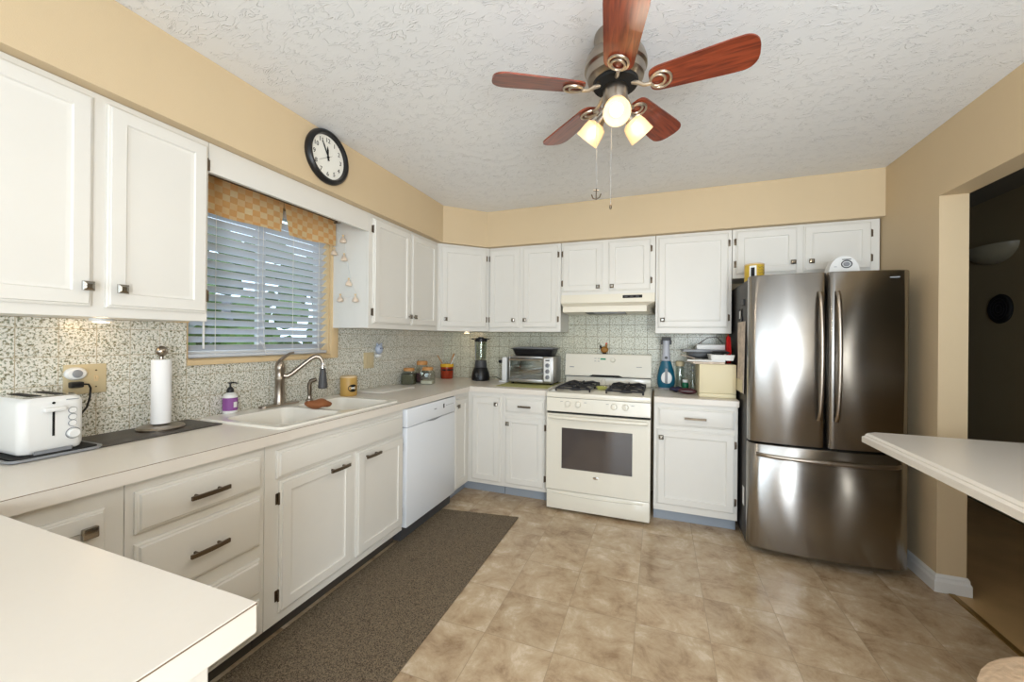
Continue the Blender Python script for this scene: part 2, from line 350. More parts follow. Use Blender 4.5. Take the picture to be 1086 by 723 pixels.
def thing(name, label, cat, loc=(0, 0, 0), rotz=0, group=None):
    o = bpy.data.objects.new(name, None); o.empty_display_size = 0.05; C.objects.link(o)
    o.location = loc; o.rotation_euler = (0, 0, rotz); o['label'] = label; o['category'] = cat
    if group: o['group'] = group
    return o
def tag(o, label, cat, group=None):
    o['label'] = label; o['category'] = cat
    if group: o['group'] = group
    return o
def struct(o): o['kind'] = 'structure'; return o
def copy_tree(o, parent=None):
    c = o.copy(); C.objects.link(c)
    if parent is not None: c.parent = parent
    for ch in list(o.children): copy_tree(ch, c)
    return c
def text(name, s, size, m, parent, loc, rot=(PI/2, 0, 0), ext=0.0006):
    cu = bpy.data.curves.new('t', 'FONT'); cu.body = s; cu.size = size; cu.extrude = ext; cu.align_x = 'CENTER'; cu.align_y = 'CENTER'
    t = bpy.data.objects.new('t', cu); C.objects.link(t)
    me = bpy.data.meshes.new_from_object(t.evaluated_get(bpy.context.evaluated_depsgraph_get()))
    bpy.data.objects.remove(t)
    me.materials.clear(); me.materials.append(M[m]); o = bpy.data.objects.new(name, me); C.objects.link(o)
    o.parent = parent; o.location = loc; o.rotation_euler = rot; return o
def arc(c, r, a0, a1, n, pl='xz'):
    out = []
    for i in range(n+1):
        a = a0+(a1-a0)*i/n
        out.append((c[0]+r*math.cos(a), c[1]+r*math.sin(a)))
    return out
def rrect(x0, x1, y0, y1, r, n=6):
    p = []
    for cx, cy, a in ((x1-r, y0+r, -PI/2), (x1-r, y1-r, 0), (x0+r, y1-r, PI/2), (x0+r, y0+r, PI)):
        p += arc((cx, cy), r, a, a+PI/2, n)
    return p

# ---------------------------------------------------------------- room shell
ZC = 2.479; XR = 3.5446; SOF = 0.3763; ZS = 2.1573; YR = -6.3; YO = -0.9077; YO2 = -3.35; DX = 4.64
struct(G().box(-0.12, XR+0.06, YR-0.12, 0.12, -0.06, 0.0).obj('floor', 'floor', smooth=0))
struct(G().box(-0.12, XR+0.12, YR-0.12, 0.12, ZC, ZC+0.06).obj('ceiling', 'ceiling', smooth=0))
# left wall with window hole
WY0, WY1, WZ0, WZ1 = -2.435, -1.555, 1.205, 2.10
g = G()
g.box(-0.12, 0, YR, WY0, 0, ZC); g.box(-0.12, 0, WY1, 0, 0, ZC); g.box(-0.12, 0, WY0, WY1, 0, WZ0); g.box(-0.12, 0, WY0, WY1, WZ1, ZC)
struct(g.obj('wall_left', 'wall', smooth=0))
struct(G().box(-0.12, XR+0.12, 0, 0.12, 0, ZC).obj('wall_back', 'wall', smooth=0))
g = G()
g.box(XR, XR+0.12, YO, 0, 0, ZC); g.box(XR, XR+0.12, YO2, YO, 2.1062, ZC); g.box(XR, XR+0.12, YR, YO2, 0, ZC)
struct(g.obj('wall_right', 'wall', smooth=0))
g = G()
g.box(-0.12, 0.55, YR-0.12, YR, 0, ZC); g.box(2.45, XR+0.12, YR-0.12, YR, 0, ZC); g.box(0.55, 2.45, YR-0.12, YR, 2.3, ZC)
struct(g.obj('wall_rear', 'wall', smooth=0))
# patio door in the rear wall
d = struct(thing('door_1', '', '', (0, YR, 0))); del d['label']; del d['category']
g = G(); g.box(0.551, 0.63, -0.10, -0.02, 0.001, 2.29); g.box(2.37, 2.449, -0.10, -0.02, 0.001, 2.29); g.box(0.63, 2.37, -0.10, -0.02, 2.21, 2.29); g.box(0.63, 2.37, -0.10, -0.02, 0.001, 0.08); g.box(1.46, 1.54, -0.10, -0.02, 0.08, 2.21)
g.obj('door_frame', 'trimwhite', d)
g = G(); g.box(0.63, 1.46, -0.07, -0.06, 0.08, 2.21); g.box(1.54, 2.37, -0.07, -0.06, 0.08, 2.21); g.obj('door_pane', 'pane', d)
# soffit above the cabinets
A = 0.6694
g = G(); g.zprism([(0.0005, YR+.001), (SOF, YR+.001), (SOF, -A), (A, -SOF), (XR-.0005, -SOF), (XR-.0005, -.0005), (0.0005, -.0005)], ZS, ZC-.0005)
struct(g.obj('trim_1', 'wall', smooth=0))
# backsplash tiles
g = G(); T = 0.007
for a in ((-4.2, -2.4385, .914, 1.386), (-2.4385, -1.552, .914, 1.178), (-1.49, -.0, .914, 1.386), (-1.552, -1.49, .914, 1.178)): g.box(0.0003, T, a[0], a[1], a[2], a[3])
struct(g.obj('wall_backsplash_left', 'splashL', smooth=0))
g = G(); g.box(T, 1.349, -T, -.0003, .914, 1.386); g.box(1.349, 2.119, -T, -.0003, .88, 1.70); g.box(2.119, 2.66, -T, -.0003, .914, 1.38)
struct(g.obj('wall_backsplash_back', 'splashB', smooth=0))
# baseboards
g = G()
prof = [(0, 0), (0.016, 0), (0.016, 0.055), (0.010, 0.068), (0.010, 0.080), (0.004, 0.092), (0, 0.092)]
g.prism(prof, lambda p: V((XR-.0003-p[0], -0.42, p[1])), lambda p: V((XR-.0003-p[0], YO-.0003-p[0], p[1])))
g.prism(prof, lambda p: V((XR-.0003-p[0], YO-.0003-p[0], p[1])), lambda p: V((XR+0.12+p[0], YO-.0003-p[0], p[1])))
struct(g.obj('baseboard_right', 'trimwhite', smooth=0))
# floor seam strip at the opening
g = G(); g.box(XR+0.038, XR+0.066, YO2, YO-.02, 0.0, 0.006, 0.002)
struct(g.obj('trim_2', mat('brass_strip', srgb(150, 120, 66), 0.4, 0.6), smooth=0))
# dining room
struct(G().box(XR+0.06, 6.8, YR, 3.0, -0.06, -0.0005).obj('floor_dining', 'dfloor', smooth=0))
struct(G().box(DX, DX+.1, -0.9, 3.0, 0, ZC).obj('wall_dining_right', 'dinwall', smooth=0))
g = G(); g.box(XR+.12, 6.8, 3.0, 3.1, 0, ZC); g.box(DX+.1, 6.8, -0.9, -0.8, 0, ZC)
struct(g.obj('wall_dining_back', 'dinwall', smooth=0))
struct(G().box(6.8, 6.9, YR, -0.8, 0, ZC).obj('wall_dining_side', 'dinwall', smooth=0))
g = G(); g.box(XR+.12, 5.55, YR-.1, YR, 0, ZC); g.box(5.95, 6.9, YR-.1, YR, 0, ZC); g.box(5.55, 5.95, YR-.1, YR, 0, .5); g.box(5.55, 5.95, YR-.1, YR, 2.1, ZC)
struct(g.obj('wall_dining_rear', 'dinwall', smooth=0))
w = struct(thing('window_2', '', '', (0, YR, 0))); del w['label']; del w['category']
g = G(); g.box(5.551, 5.59, -.07, -.03, .501, 2.099); g.box(5.91, 5.949, -.07, -.03, .501, 2.099); g.box(5.59, 5.91, -.07, -.03, .501, .54); g.box(5.59, 5.91, -.07, -.03, 2.06, 2.099); g.obj('window_frame', 'trimwhite', w)
G().box(5.59, 5.91, -.055, -.050, .54, 2.06).obj('pane', 'pane', w)
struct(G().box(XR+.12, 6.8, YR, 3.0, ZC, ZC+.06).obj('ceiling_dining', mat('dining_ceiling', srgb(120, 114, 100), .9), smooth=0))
struct(G().box(XR+.10, XR+.12, 0.12, 3.0, 0, ZC).obj('wall_dining_left', 'dinwall', smooth=0))

# window
w = struct(thing('window_1', '', '')); del w['label']; del w['category']
g = G()
for y0, y1, z0, z1 in ((WY0, WY1, WZ0, WZ0+.04), (WY0, WY1, WZ1-.04, WZ1), (WY0, WY0+.04, WZ0+.04, WZ1-.04), (WY1-.04, WY1, WZ0+.04, WZ1-.04), (-2.015, -1.975, WZ0+.04, WZ1-.04)):
    g.box(-0.11, -0.07, y0, y1, z0, z1, 0.003)
g.obj('window_frame', 'trimwhite', w)
G().box(-0.092, -0.088, WY0+.041, WY1-.041, WZ0+.041, WZ1-.041).obj('pane', 'pane', w)
g = G(); g.box(0.0, 0.022, WY1+.0, -1.492, 1.178, ZS-.002, 0.002); g.box(0.0, 0.022, -2.4375, WY1, 1.178, 1.2035, .003); g.box(0.0, 0.022, -2.50, WY0-.001, 1.387, ZS-.002)
g.box(0, .02, WY0, WY1, WZ1, ZS-.002)
g.obj('window_casing', 'oak', w)
g = G(); g.box(-0.068, 0.0, WY0, WY1, WZ0-.001, WZ0+.004); g.box(-0.068, 0.0, WY1-.006, WY1-.0005, WZ0+.004, WZ1); g.box(-0.068, 0.0, WY0+.0005, WY0+.006, WZ0+.004, WZ1)
g.obj('jamb_lining', 'oak', w)

# outdoors
struct(G().box(-30, -0.6, -22, 18, -1.0, -0.9).obj('trim_ground', 'grass', smooth=0))
h = thing('neighbor_house', 'pale neighbouring house glimpsed through the window blinds', 'house', (-9, 0.5, -0.9))
G().box(-3, 0, -5, 4, 0, 2.6).obj('siding', 'siding', h)
G().yprism([(-3.4, 2.55), (0.4, 2.55), (-1.5, 3.5)], -5.3, 4.3).obj('roof', 'roof', h, smooth=0)
for y in (-3.6, -1.0, 1.8):
    G().box(0.001, 0.05, y, y+1.0, 1.0, 2.1).obj('house_window', 'darkgrey', h)
g = G(); rnd = random.Random(3)
for i in range(900):
    c = V((-4.2+rnd.gauss(0, .35), -6+rnd.random()*10, -0.5+3.4*rnd.random()**1.5)); s_ = .12+.12*rnd.random()
    t = bmesh.new(); bmesh.ops.create_icosphere(t, subdivisions=1, radius=s_); g.merge(t, Matrix.Translation(c) @ Matrix.Rotation(rnd.random()*3, 4, 'X'))
hb = g.obj('hedge', 'leaf', smooth=0); tag(hb, 'green hedge outside the window behind the blinds', 'hedge')

# ---------------------------------------------------------------- cabinets
DOORP = [(0, .009), (.004, .012), (.008, .0125), (.010, .019), (.050, .019), (.054, .013), (.064, .0105), (.066, .0105)]
DOORB = [(0, .009), (.004, .012), (.008, .0125), (.010, .019), (.046, .019), (.050, .012), (.062, .010), (.064, .010)]
DRAWP = [(0, .009), (.004, .012), (.009, .0125), (.013, .019), (.017, .020)]
def door(parent, x0, x1, z0, z1, yf, hinge='L', knob=None, pull=None, hz=None, drawer=False):
    n = 'drawer_front' if drawer else 'door'
    g = G().panel(x0, x1, z0, z1, -yf, DRAWP if drawer else DOORP)
    d = g.obj(n, 'white', parent, smooth=20)
    if hinge and not drawer:
        hx = x0-.0085 if hinge == 'L' else x1+.0085
        for z in (hz or (z0+.075, z1-.075)):
            g = G(); g.box(hx-.006, hx+.006, -yf-.004, -yf-.0003, z-.024, z+.024, .002)
            g.tube([(hx+(.007 if hinge == 'L' else -.007), -yf-.007, z-.026), (hx+(.007 if hinge == 'L' else -.007), -yf-.007, z+.026)], .0042, 8)
            g.obj('hinge', 'pewter', d)
    if knob:
        kx, kz = knob; g = G(); y = -yf-.019
        g.tube([(kx, y, kz), (kx, y-.016, kz)], .006, 10)
        t = bmesh.new(); a = .0155
        g.rings([[V((kx+sx*a*k, y-dy, kz+sz*a*k)) for sx, sz in ((-1, -1), (1, -1), (1, 1), (-1, 1))] for k, dy in ((.75, .014), (1, .017), (1, .022), (.8, .025), (.45, .0275))]); t.free()
        g.obj('knob', 'knob', d, smooth=15)
    if pull:
        px, pz, L_ = pull; g = G(); y = -yf-.020
        pts = [(px-L_/2, y-.025, pz), (px-L_/4, y-.028, pz), (px, y-.029, pz), (px+L_/4, y-.028, pz), (px+L_/2, y-.025, pz)]
        R = [[V((p[0], p[1]+dy, p[2]+dz)) for dy, dz in ((-.004, -.007), (.004, -.007), (.004, .007), (-.004, .007))] for p in pts]
        g.rings(R)
        for k in (-.3, .3): g.tube([(px+k*L_, y+.001, pz), (px+k*L_, y-.026, pz)], .005, 8)
        g.obj('pull', 'pewter', d, smooth=30)
    return d
ZU = 1.3874
def wall_cab(label, loc, rotz, w, z0, z1=2.1555, depth=.325, group='white wall cabinets'):
    t = thing('wall_cabinet', label, 'cabinet', loc, rotz, 'white cabinets on the walls')
    G().box(0.0015, w-.0015, -depth+.019, -.0012, z0, z1).obj('cabinet_body', 'white', t, smooth=0)
    g = G(); yf0, yf1 = -depth, -depth+.0185
    g.box(0.001, w-.001, yf0, yf1, z0-.002, z1, .001, 1); g.obj('face_frame', 'white', t, smooth=0)
    return t
F = .325
# left near: y -3.42 .. -2.545
c = wall_cab('large white two-door wall cabinet left of the window, nearest the camera', (0.0, -3.43, 0), PI/2, .885, ZU, depth=F)
door(c, .06, .512, 1.42, 2.132, F, 'L', (.492, 1.487)); door(c, .549, .875, 1.42, 2.132, F, 'R', (.583, 1.487))
# valance board
vb = G().box(F-.0195, F, -2.5435, -1.5465, 2.030, 2.1555, .001).obj('valance_board', 'white', smooth=0)
tag(vb, 'white board bridging the two left wall cabinets over the kitchen window', 'valance')
c = wall_cab('white two-door wall cabinet right of the window with shell lights on its side', (0.0, -1.545, 0), PI/2, .877, ZU, depth=F)
door(c, .040, .460, 1.42, 2.132, F, 'L', (.436, 1.485)); door(c, .476, .842, 1.42, 2.132, F, 'R', (.500, 1.485))
# diagonal corner unit
t = thing('corner_wall_cabinet', 'white angled single-door wall cabinet in the room corner', 'cabinet', (0, 0, 0), 0, 'white cabinets on the walls')
a = .6665
G().zprism([(.0015, -.0015), (.0015, -a), (F-.002, -a), (a, -F+.002), (a, -.0015)], ZU, 2.1555).obj('cabinet_body', 'white', t, smooth=0)
q = thing('x', '', '', (F, -a, 0), PI/4); Wd = math.hypot(a-F, a-F)
q.name = 'door_carrier'
dl = door(None, .030, Wd-.030, 1.42, 2.132, 0.0, 'R', (.066, 1.490))
mxq = Matrix.Translation((F, -a, 0)) @ Matrix.Rotation(PI/4, 4, 'Z')
dl.parent = t; dl.matrix_local = mxq
bpy.data.objects.remove(q)
# back units
c = wall_cab('white two-door wall cabinet on the back wall between corner and range hood', (.6690, 0, 0), 0, .679, ZU, depth=F)
door(c, .6575+.022-.669, .971-.669, 1.42, 2.132, F, 'L', (.919-.669, 1.490)); door(c, 1.006-.669, 1.318-.669, 1.42, 2.132, F, 'R', (1.028-.669, 1.490))
c = wall_cab('short white two-door wall cabinet directly above the range hood', (1.3495, 0, 0), 0, .7685, 1.703, depth=F)
door(c, 1.366-1.3495, 1.703-1.3495, 1.727, 2.132, F, 'L', (1.668-1.3495, 1.762)); door(c, 1.752-1.3495, 2.080-1.3495, 1.727, 2.132, F, 'R', (1.782-1.3495, 1.762))
c = wall_cab('tall white single-door wall cabinet right of the range hood', (2.1195, 0, 0), 0, .538, 1.378, depth=F)
door(c, 2.137-2.1195, 2.632-2.1195, 1.420, 2.132, F, 'R', (2.172-2.1195, 1.482))
c = wall_cab('short white two-door wall cabinet above the refrigerator', (2.659, 0, 0), 0, .878, 1.79, depth=F)
door(c, 2.684-2.659, 3.064-2.659, 1.818, 2.135, F, 'L', (3.038-2.659, 1.885)); door(c, 3.104-2.659, 3.486-2.659, 1.818, 2.135, F, 'R', (3.146-2.659, 1.885))
# puck lights below cabinets
def puck(x, y, z, label):
    o = G().lathe([(.001, .0), (.034, .0), (.034, -.010), (.028, -.013), (.001, -.013)], (x, y, z-.0005), 24)
    p = tag(o.obj('puck_light', 'plastic'), label, 'light', 'puck lights under the wall cabinets')
    G().lathe([(.001, 0), (.024, 0), (.024, -.002), (.001, -.002)], (x, y, z-.0138), 20).obj('lens', mat('puck_lens', (1, .9, .7), .4, emis=(1, .7, .35), es=6), p)
    l = bpy.data.lights.new('puck_glow', 'POINT'); l.energy = 0.28; l.color = (1, .72, .42); l.shadow_soft_size = .02
    lo = bpy.data.objects.new('puck_glow', l); C.objects.link(lo); lo.location = (x, y, z-.024); lo.parent = p
puck(.12, -2.80, ZU, 'small warm puck light under the left near wall cabinet')
puck(.36, -.16, ZU, 'small warm puck light under the corner wall cabinet')

# base cabinets
B = .61; ZB = .868
def base_cab(label, loc, rotz, w, body=True):
    t = thing('base_cabinet', label, 'cabinet', loc, rotz, 'white base cabinets under the countertops')
    G().box(0.001, w-.001, -B+.019, -.0015, .092, ZB).obj('cabinet_body', 'white', t, smooth=0)
    G().box(0.0005, w-.0005, -B, -B+.0185, .090, ZB, .001, 1).obj('face_frame', 'white', t, smooth=0)
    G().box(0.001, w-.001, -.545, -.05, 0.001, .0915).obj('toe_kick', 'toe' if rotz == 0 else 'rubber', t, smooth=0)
    return t
# left run (origin on wall, local x = world y)
c = base_cab('white corner base cabinet by the peninsula with framed lazy-susan door', (0, -3.60, 0), PI/2, .645)
door(c, .37, -3.003+3.60, .135, .815, B, None, None)
g = G(); g.box(-.018, .018, -B-.045, -B-.030, -.016, .016, .004); g.box(-.007, .007, -B-.032, -B-.018, -.008, .008); g.xf(Matrix.Translation((.553, 0, .765))); g.obj('square_knob', 'knob', c)
c = base_cab('white base cabinet with a stack of four drawers under the toaster', (0, -2.954, 0), PI/2, .459)
for z0, z1, pl in ((.701, .834, 1), (.468, .668, 1), (.272, .412, 0), (.110, .246, 0)):
    door(c, .022, .437, z0, z1, B, None, drawer=True, pull=(.226, (z0+z1)/2-.002, .13) if pl else (.226, (z0+z1)/2, .13))
c = base_cab('white sink base cabinet with false drawer panel and two doors', (0, -2.494, 0), PI/2, .946)
for ch in list(c.children):
    if ch.name.startswith('cabinet_body'): bpy.data.objects.remove(ch)
g = G(); g.box(.001, .018, -B+.019, -.0015, .092, ZB); g.box(.928, .945, -B+.019, -.0015, .092, ZB); g.box(.018, .928, -B+.019, -.0015, .092, .110); g.box(.018, .928, -.012, -.0015, .110, .70)
g.obj('cabinet_body', 'white', c, smooth=0)
door(c, .050, .926, .714, .834, B, None, drawer=True)
door(c, .064, .490, .133, .700, B, 'L', pull=(.380, .664, .125)); door(c, .528, .934, .133, .700, B, 'R', pull=(.628, .664, .12))
# corner base unit (two doors in an L)
t = thing('corner_base_cabinet', 'white L-shaped corner base cabinet between dishwasher and back run', 'cabinet')
G().zprism([(.0015, -.0015), (.0015, -.892), (B, -.892), (B, -B), (.930, -B), (.930, -.0015)], .090, ZB).obj('cabinet_body', 'white', t, smooth=0)
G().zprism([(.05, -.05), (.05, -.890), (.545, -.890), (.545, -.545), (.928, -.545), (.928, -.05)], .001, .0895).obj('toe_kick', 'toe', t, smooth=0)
dl = door(t, .018, .236, .115, .828, 0, None, (.040, .775)); dl.matrix_local = Matrix.Translation((B, -.892, 0)) @ Matrix.Rotation(PI/2, 4, 'Z')
door(t, .650, .908, .122, .828, B, None, (.878, .775))
c = base_cab('white base cabinet with one drawer and one door left of the stove', (.931, 0, 0), 0, .389)
door(c, .028, .360, .714, .830, B, None, drawer=True, pull=(.198, .770, .11)); door(c, .028, .360, .122, .682, B, 'R', (.052, .622))
c = base_cab('white base cabinet with one drawer and one door between stove and refrigerator', (2.118, 0, 0), 0, .540)
door(c, .028, .517, .708, .838, B, None, drawer=True, pull=(.272, .772, .14)); door(c, .022, .520, .140, .680, B, 'R', (.050, .625))
# peninsula base
c = thing('peninsula_cabinet', 'white peninsula base cabinet in the left foreground', 'cabinet')
G().box(.612, 1.470, -3.95, -3.262, .092, .862).obj('cabinet_body', 'white', c, smooth=0)
G().box(1.471, 1.490, -3.95, -3.262, .0, .862, .002).obj('end_panel', 'white', c, smooth=0)
G().box(1.4905, 1.500, -3.95, -3.262, .845, .863, .002).obj('panel_cove', 'oak', c, smooth=0)
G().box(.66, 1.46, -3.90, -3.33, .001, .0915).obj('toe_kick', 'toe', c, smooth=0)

# ---------------------------------------------------------------- countertops
H = .914; TH = .0444; CE = .6344
t = thing('countertop', 'cream laminate L-shaped countertop holding the sink', 'countertop')
g = G(); z0 = H-TH; SX0, SX1, SY0, SY1 = .085, .575, -2.385, -1.600   # sink cut-out
x0 = .0075
g.box(x0, CE, -4.2, SY0, z0, H); g.box(x0, SX0, SY0, SY1, z0, H); g.box(SX1, CE, SY0, SY1, z0, H); g.box(x0, CE, SY1, -.0075, z0, H); g.box(CE, 1.326, -CE, -.0075, z0, H)
bmesh.ops.remove_doubles(g.b, verts=g.b.verts[:], dist=1e-5)
g.obj('worktop', 'counter', t, smooth=0)
g = G(); g.box(CE+.0001, CE+.0008, -3.239, -CE, H-.0022, H-.0004); g.box(CE, 1.326, -CE-.0008, -CE-.0001, H-.0022, H-.0004)
g.obj('edge_seam', 'seam', t, smooth=0)
t = thing('countertop', 'short cream laminate countertop between stove and refrigerator', 'countertop')
G().box(2.118, 2.662, -CE, -.0075, z0, H, .0015).obj('worktop', 'counter', t, smooth=0)
G().box(2.118, 2.662, -CE-.0008, -CE-.0001, H-.0035, H-.0018).obj('edge_seam', 'seam', t, smooth=0)
t = thing('peninsula_countertop', 'white laminate peninsula countertop in the left foreground', 'countertop')
PT = .0477
G().box(CE+.0012, 1.5652, -4.05, -3.2401, H-PT, H, .0012).obj('worktop', 'counter', t, smooth=0)
g = G(); g.box(1.5653, 1.566, -4.05, -3.2401, H-.0035, H-.0016); g.obj('edge_seam', 'seam', t, smooth=0)

# ---------------------------------------------------------------- sink
t = thing('kitchen_sink', 'white double-bowl drop-in sink under the window', 'sink')
RZ = H+.0102
def bowl(g, x0, x1, y0, y1, zt, zb, r=.05):
    R = [[V((x, y, zt)) for x, y in rrect(x0, x1, y0, y1, r)], [V((x, y, zt-.008)) for x, y in rrect(x0+.006, x1-.006, y0+.006, y1-.006, r)],
         [V((x, y, zb+.03)) for x, y in rrect(x0+.02, x1-.02, y0+.02, y1-.02, r)], [V((x, y, zb+.006)) for x, y in rrect(x0+.032, x1-.032, y0+.032, y1-.032, r)],
         [V((x, y, zb)) for x, y in rrect(x0+.06, x1-.06, y0+.06, y1-.06, r*.6)]]
    vs = [g.ring(r_) for r_ in R]
    for p, q_ in zip(vs, vs[1:]): g.bridge(p, q_)
    g.face(vs[-1]); return vs[0]
g = G()
ox0, ox1, oy0, oy1 = .042, .606, -2.418, -1.568
b1 = (.165, .565, -2.375, -2.015); b2 = (.165, .565, -1.975, -1.610)
r1 = bowl(g, *b1, RZ, .760); r2 = bowl(g, *b2, RZ, .775)
outer = g.ring([V((x, y, RZ)) for x, y in rrect(ox0+.008, ox1-.008, oy0+.008, oy1-.008, .03)])
lo = g.ring([V((x, y, H+.0005)) for x, y in rrect(ox0, ox1, oy0, oy1, .035)])
g.bridge(outer, lo)
eds = []
for ring in (r1, r2, outer):
    for i in range(len(ring)):
        e = g.b.edges.get((ring[i], ring[(i+1) % len(ring)]))
        if e: eds.append(e)
bmesh.ops.triangle_fill(g.b, edges=eds, use_beauty=True)
g.obj('basin', 'sink', t, smooth=40)
for cy_ in (-2.195, -1.79):
    G().lathe([(.001, .004), (.03, .004), (.042, .006), (.045, .002), (.045, 0)], (.365, cy_, .762 if cy_ < -2 else .777), 24).obj('drain', 'chrome', t)
g = G().sphere((0, 0, 0), .05, 1.35, 1.0, .5)
for v in g.b.verts: v.co += V((math.sin(v.co.y*90), math.cos(v.co.x*80), math.sin(v.co.x*70+v.co.y*50)))*.004
o = g.obj('dish_rag', 'brown', None, (.37, -1.993, .951), .5); tag(o, 'crumpled brown rag draped over the sink divider', 'rag')
# faucet
t = thing('faucet', 'brushed nickel kitchen faucet with arched spout behind the sink', 'faucet', (.085, -2.0, RZ))
g = G(); g.prism(rrect(-.028, .028, -.125, .125, .026), lambda p: V((p[0], p[1], .0003)), lambda p: V((p[0]*.9, p[1]*.97, .010))); g.obj('base_plate', 'nickel', t)
G().lathe([(.029, .010), (.030, .03), (.026, .045), (.0245, .15), (.026, .152), (.026, .157), (.024, .16), (.0235, .20), (.027, .208), (.027, .222), (.022, .245), (.010, .262), (.001, .265)], (0, 0, 0), 28).obj('faucet_body', 'nickel', t)
sp = []; dx, dy = .70, .715
for k in range(33):
    u = k/32
    rr_ = .02+.205*u
    zk = [(0, .172), (.08, .168), (.2, .182), (.45, .228), (.68, .268), (.80, .283), (.90, .280), (.96, .266), (1, .244)]
    for (ua, za), (ub, zb2) in zip(zk, zk[1:]):
        if ua <= u <= ub: z = za+(zb2-za)*(u-ua)/(ub-ua)
    sp.append((rr_*dx, rr_*dy, z))
G().tube(sp, [.0145-.003*i/32 for i in range(33)], 14).obj('spout', 'nickel', t)
tx, ty, tz = sp[-1]
hz = G(); hz.lathe([(.009, .016), (.011, .0), (.014, -.004), (.014, -.034)], (tx, ty, tz), 22); hz.obj('spray_collar', 'chrome', t)
G().lathe([(.0145, -.034), (.017, -.05), (.026, -.135), (.0275, -.150), (.022, -.156), (.001, -.156)], (tx, ty, tz), 24).obj('spray_head', 'darkgrey', t)
G().tube([(0, .0, .258), (.004, .018, .275), (.006, .06, .300), (.008, .085, .304)], [.011, .009, .007, .006], 12).obj('lever_handle', 'nickel', t)
t = thing('side_sprayer', 'short brushed nickel side sprayer right of the faucet', 'sprayer', (.095, -1.80, RZ))
G().lathe([(.024, .0003), (.024, .006), (.014, .014), (.012, .03)], (0, 0, 0), 20).obj('sprayer_base', 'nickel', t)
G().tube([(0, 0, .028), (0, 0, .07), (-.002, .0, .10), (.006, .006, .122), (.03, .022, .132)], [.010, .013, .013, .014, .012], 14).obj('sprayer_head', 'pewter', t)

# ---------------------------------------------------------------- items on the left counter
t = thing('soap_bottle', 'purple-labelled pump soap bottle beside the sink', 'soap bottle', (.055, -2.262, RZ+.0003))
G().lathe([(.030, 0), (.033, .004), (.033, .085), (.030, .095), (.016, .104), (.015, .108)], (0, 0, 0), 28).obj('bottle', 'plastic', t)
G().lathe([(.0336, .014), (.0336, .080)], (0, 0, 0), 28, cap=False).obj('label_wrap', 'purple', t)
g = G(); g.lathe([(.016, .106), (.016, .122), (.010, .132), (.004, .136), (.004, .150), (.009, .152), (.009, .158), (.001, .160)], (0, 0, 0), 18); g.tube([(0, 0, .156), (.012, .016, .156), (.018, .024, .150)], [.005, .004, .003], 8); g.obj('pump', 'black', t)
g = G(); R0 = .0341
g.rings([[V((R0*math.cos(a), R0*math.sin(a), z)) for z in (.030, .058)] + [V(((R0-.0004)*math.cos(a), (R0-.0004)*math.sin(a), z)) for z in (.058, .030)] for a in [(-.15+.12*k) for k in range(6)]])
g.obj('label_patch', 'paper', t)

t = thing('paper_towel_holder', 'brushed metal paper towel stand on the dark counter mat', 'paper towel holder', (.118, -2.600, H+.0065))
G().lathe([(.082, 0), (.083, .006), (.078, .013), (.03, .018), (.014, .022), (.012, .03)], (0, 0, 0), 36).obj('base', 'nickel', t)
G().lathe([(.007, .02), (.007, .312), (.012, .316), (.021, .326), (.0225, .338), (.018, .350), (.008, .357), (.001, .358)], (0, 0, 0), 20).obj('post', 'nickel', t)
r_ = G(); r_.rings([[V((r*math.cos(2*PI*i/40), r*math.sin(2*PI*i/40), z)) for i in range(40)] for r, z in ((.018, 0), (.034, 0), (.0345, .004), (.0345, .272), (.033, .275), (.018, .275))], cap=False, loop=True)
o = r_.obj('paper_towel_roll', 'towelwhite', None, (.118, -2.600, H+.0065+.0235)); tag(o, 'slim roll of white paper towels on the metal stand', 'paper towels')
o = G().box(.012, .256, -2.86, -2.432, H+.0004, H+.006, .002).obj('counter_mat', 'rubber'); tag(o, 'dark grey flat mat on the counter between toaster and sink', 'mat')
# toaster
toaster = t = thing('toaster', 'white two-slice toaster with lever and round buttons', 'toaster', (.118, -2.966, H+.0125))
g = G(); R = []
for i_, z in ((.012, .0), (.004, .006), (0, .02), (0, .165), (.004, .178), (.012, .186)):
    R.append([V((x, y, z)) for x, y in rrect(-.105+i_, .110-i_, -.079+i_, .079-i_, .026)])
g.rings(R); g.obj('housing', 'plastic', t)
g = G(); g.prism(rrect(-.092, .097, -.066, .066, .02), lambda p: V((p[0], p[1], .1862)), lambda p: V((p[0]*.97, p[1]*.96, .190))); g.obj('top_plate', 'chrome', t)
for y in (-.030, .030):
    G().box(-.075, .075, y-.014, y+.014, .1903, .1912).obj('bread_slot', 'matteblack', t)
G().box(.1103, .1112, -.003, .003, .055, .145).obj('lever_track', 'matteblack', t)
G().box(.1113, .128, -.026, .026, .138, .152, .004).obj('lever', 'plastic', t)
t2 = G().tube([(.1103, 0, .166), (.1118, 0, .166)], .004, 12); t2.obj('indicator', 'matteblack', t)
for z in (.135, .112, .090):
    g = G().tube([(.1103, .046, z), (.115, .046, z)], .0095, 20); b_ = g.obj('button', 'plastic', t)
    G().tube([(.1104+.001, .046+.0105*math.cos(a), z+.0105*math.sin(a)) for a in [2*PI*k/20 for k in range(20)]], .0011, 6, closed=True).obj('button_ring', 'grey', b_)
g = G().tube([(.1103, .048, .055), (.120, .048, .055), (.123, .048, .055)], [.017, .016, .013], 24); k_ = g.obj('browning_dial', 'plastic', t)
G().tube([(.1114, .048+.0185*math.cos(a), .055+.0185*math.sin(a)) for a in [2*PI*k/24 for k in range(24)]], .0012, 6, closed=True).obj('dial_ring', 'grey', k_)
G().box(.1103, .1109, .030, .062, .172, .1745).obj('badge', 'grey', t)
G().yprism([(.1105, .0), (.112, .0), (.112, .012), (.1105, .012)], -.045, .045).obj('crumb_tray_edge', 'grey', t)
t = thing('toaster_tray', 'dark grey metal tray under the toaster', 'tray')
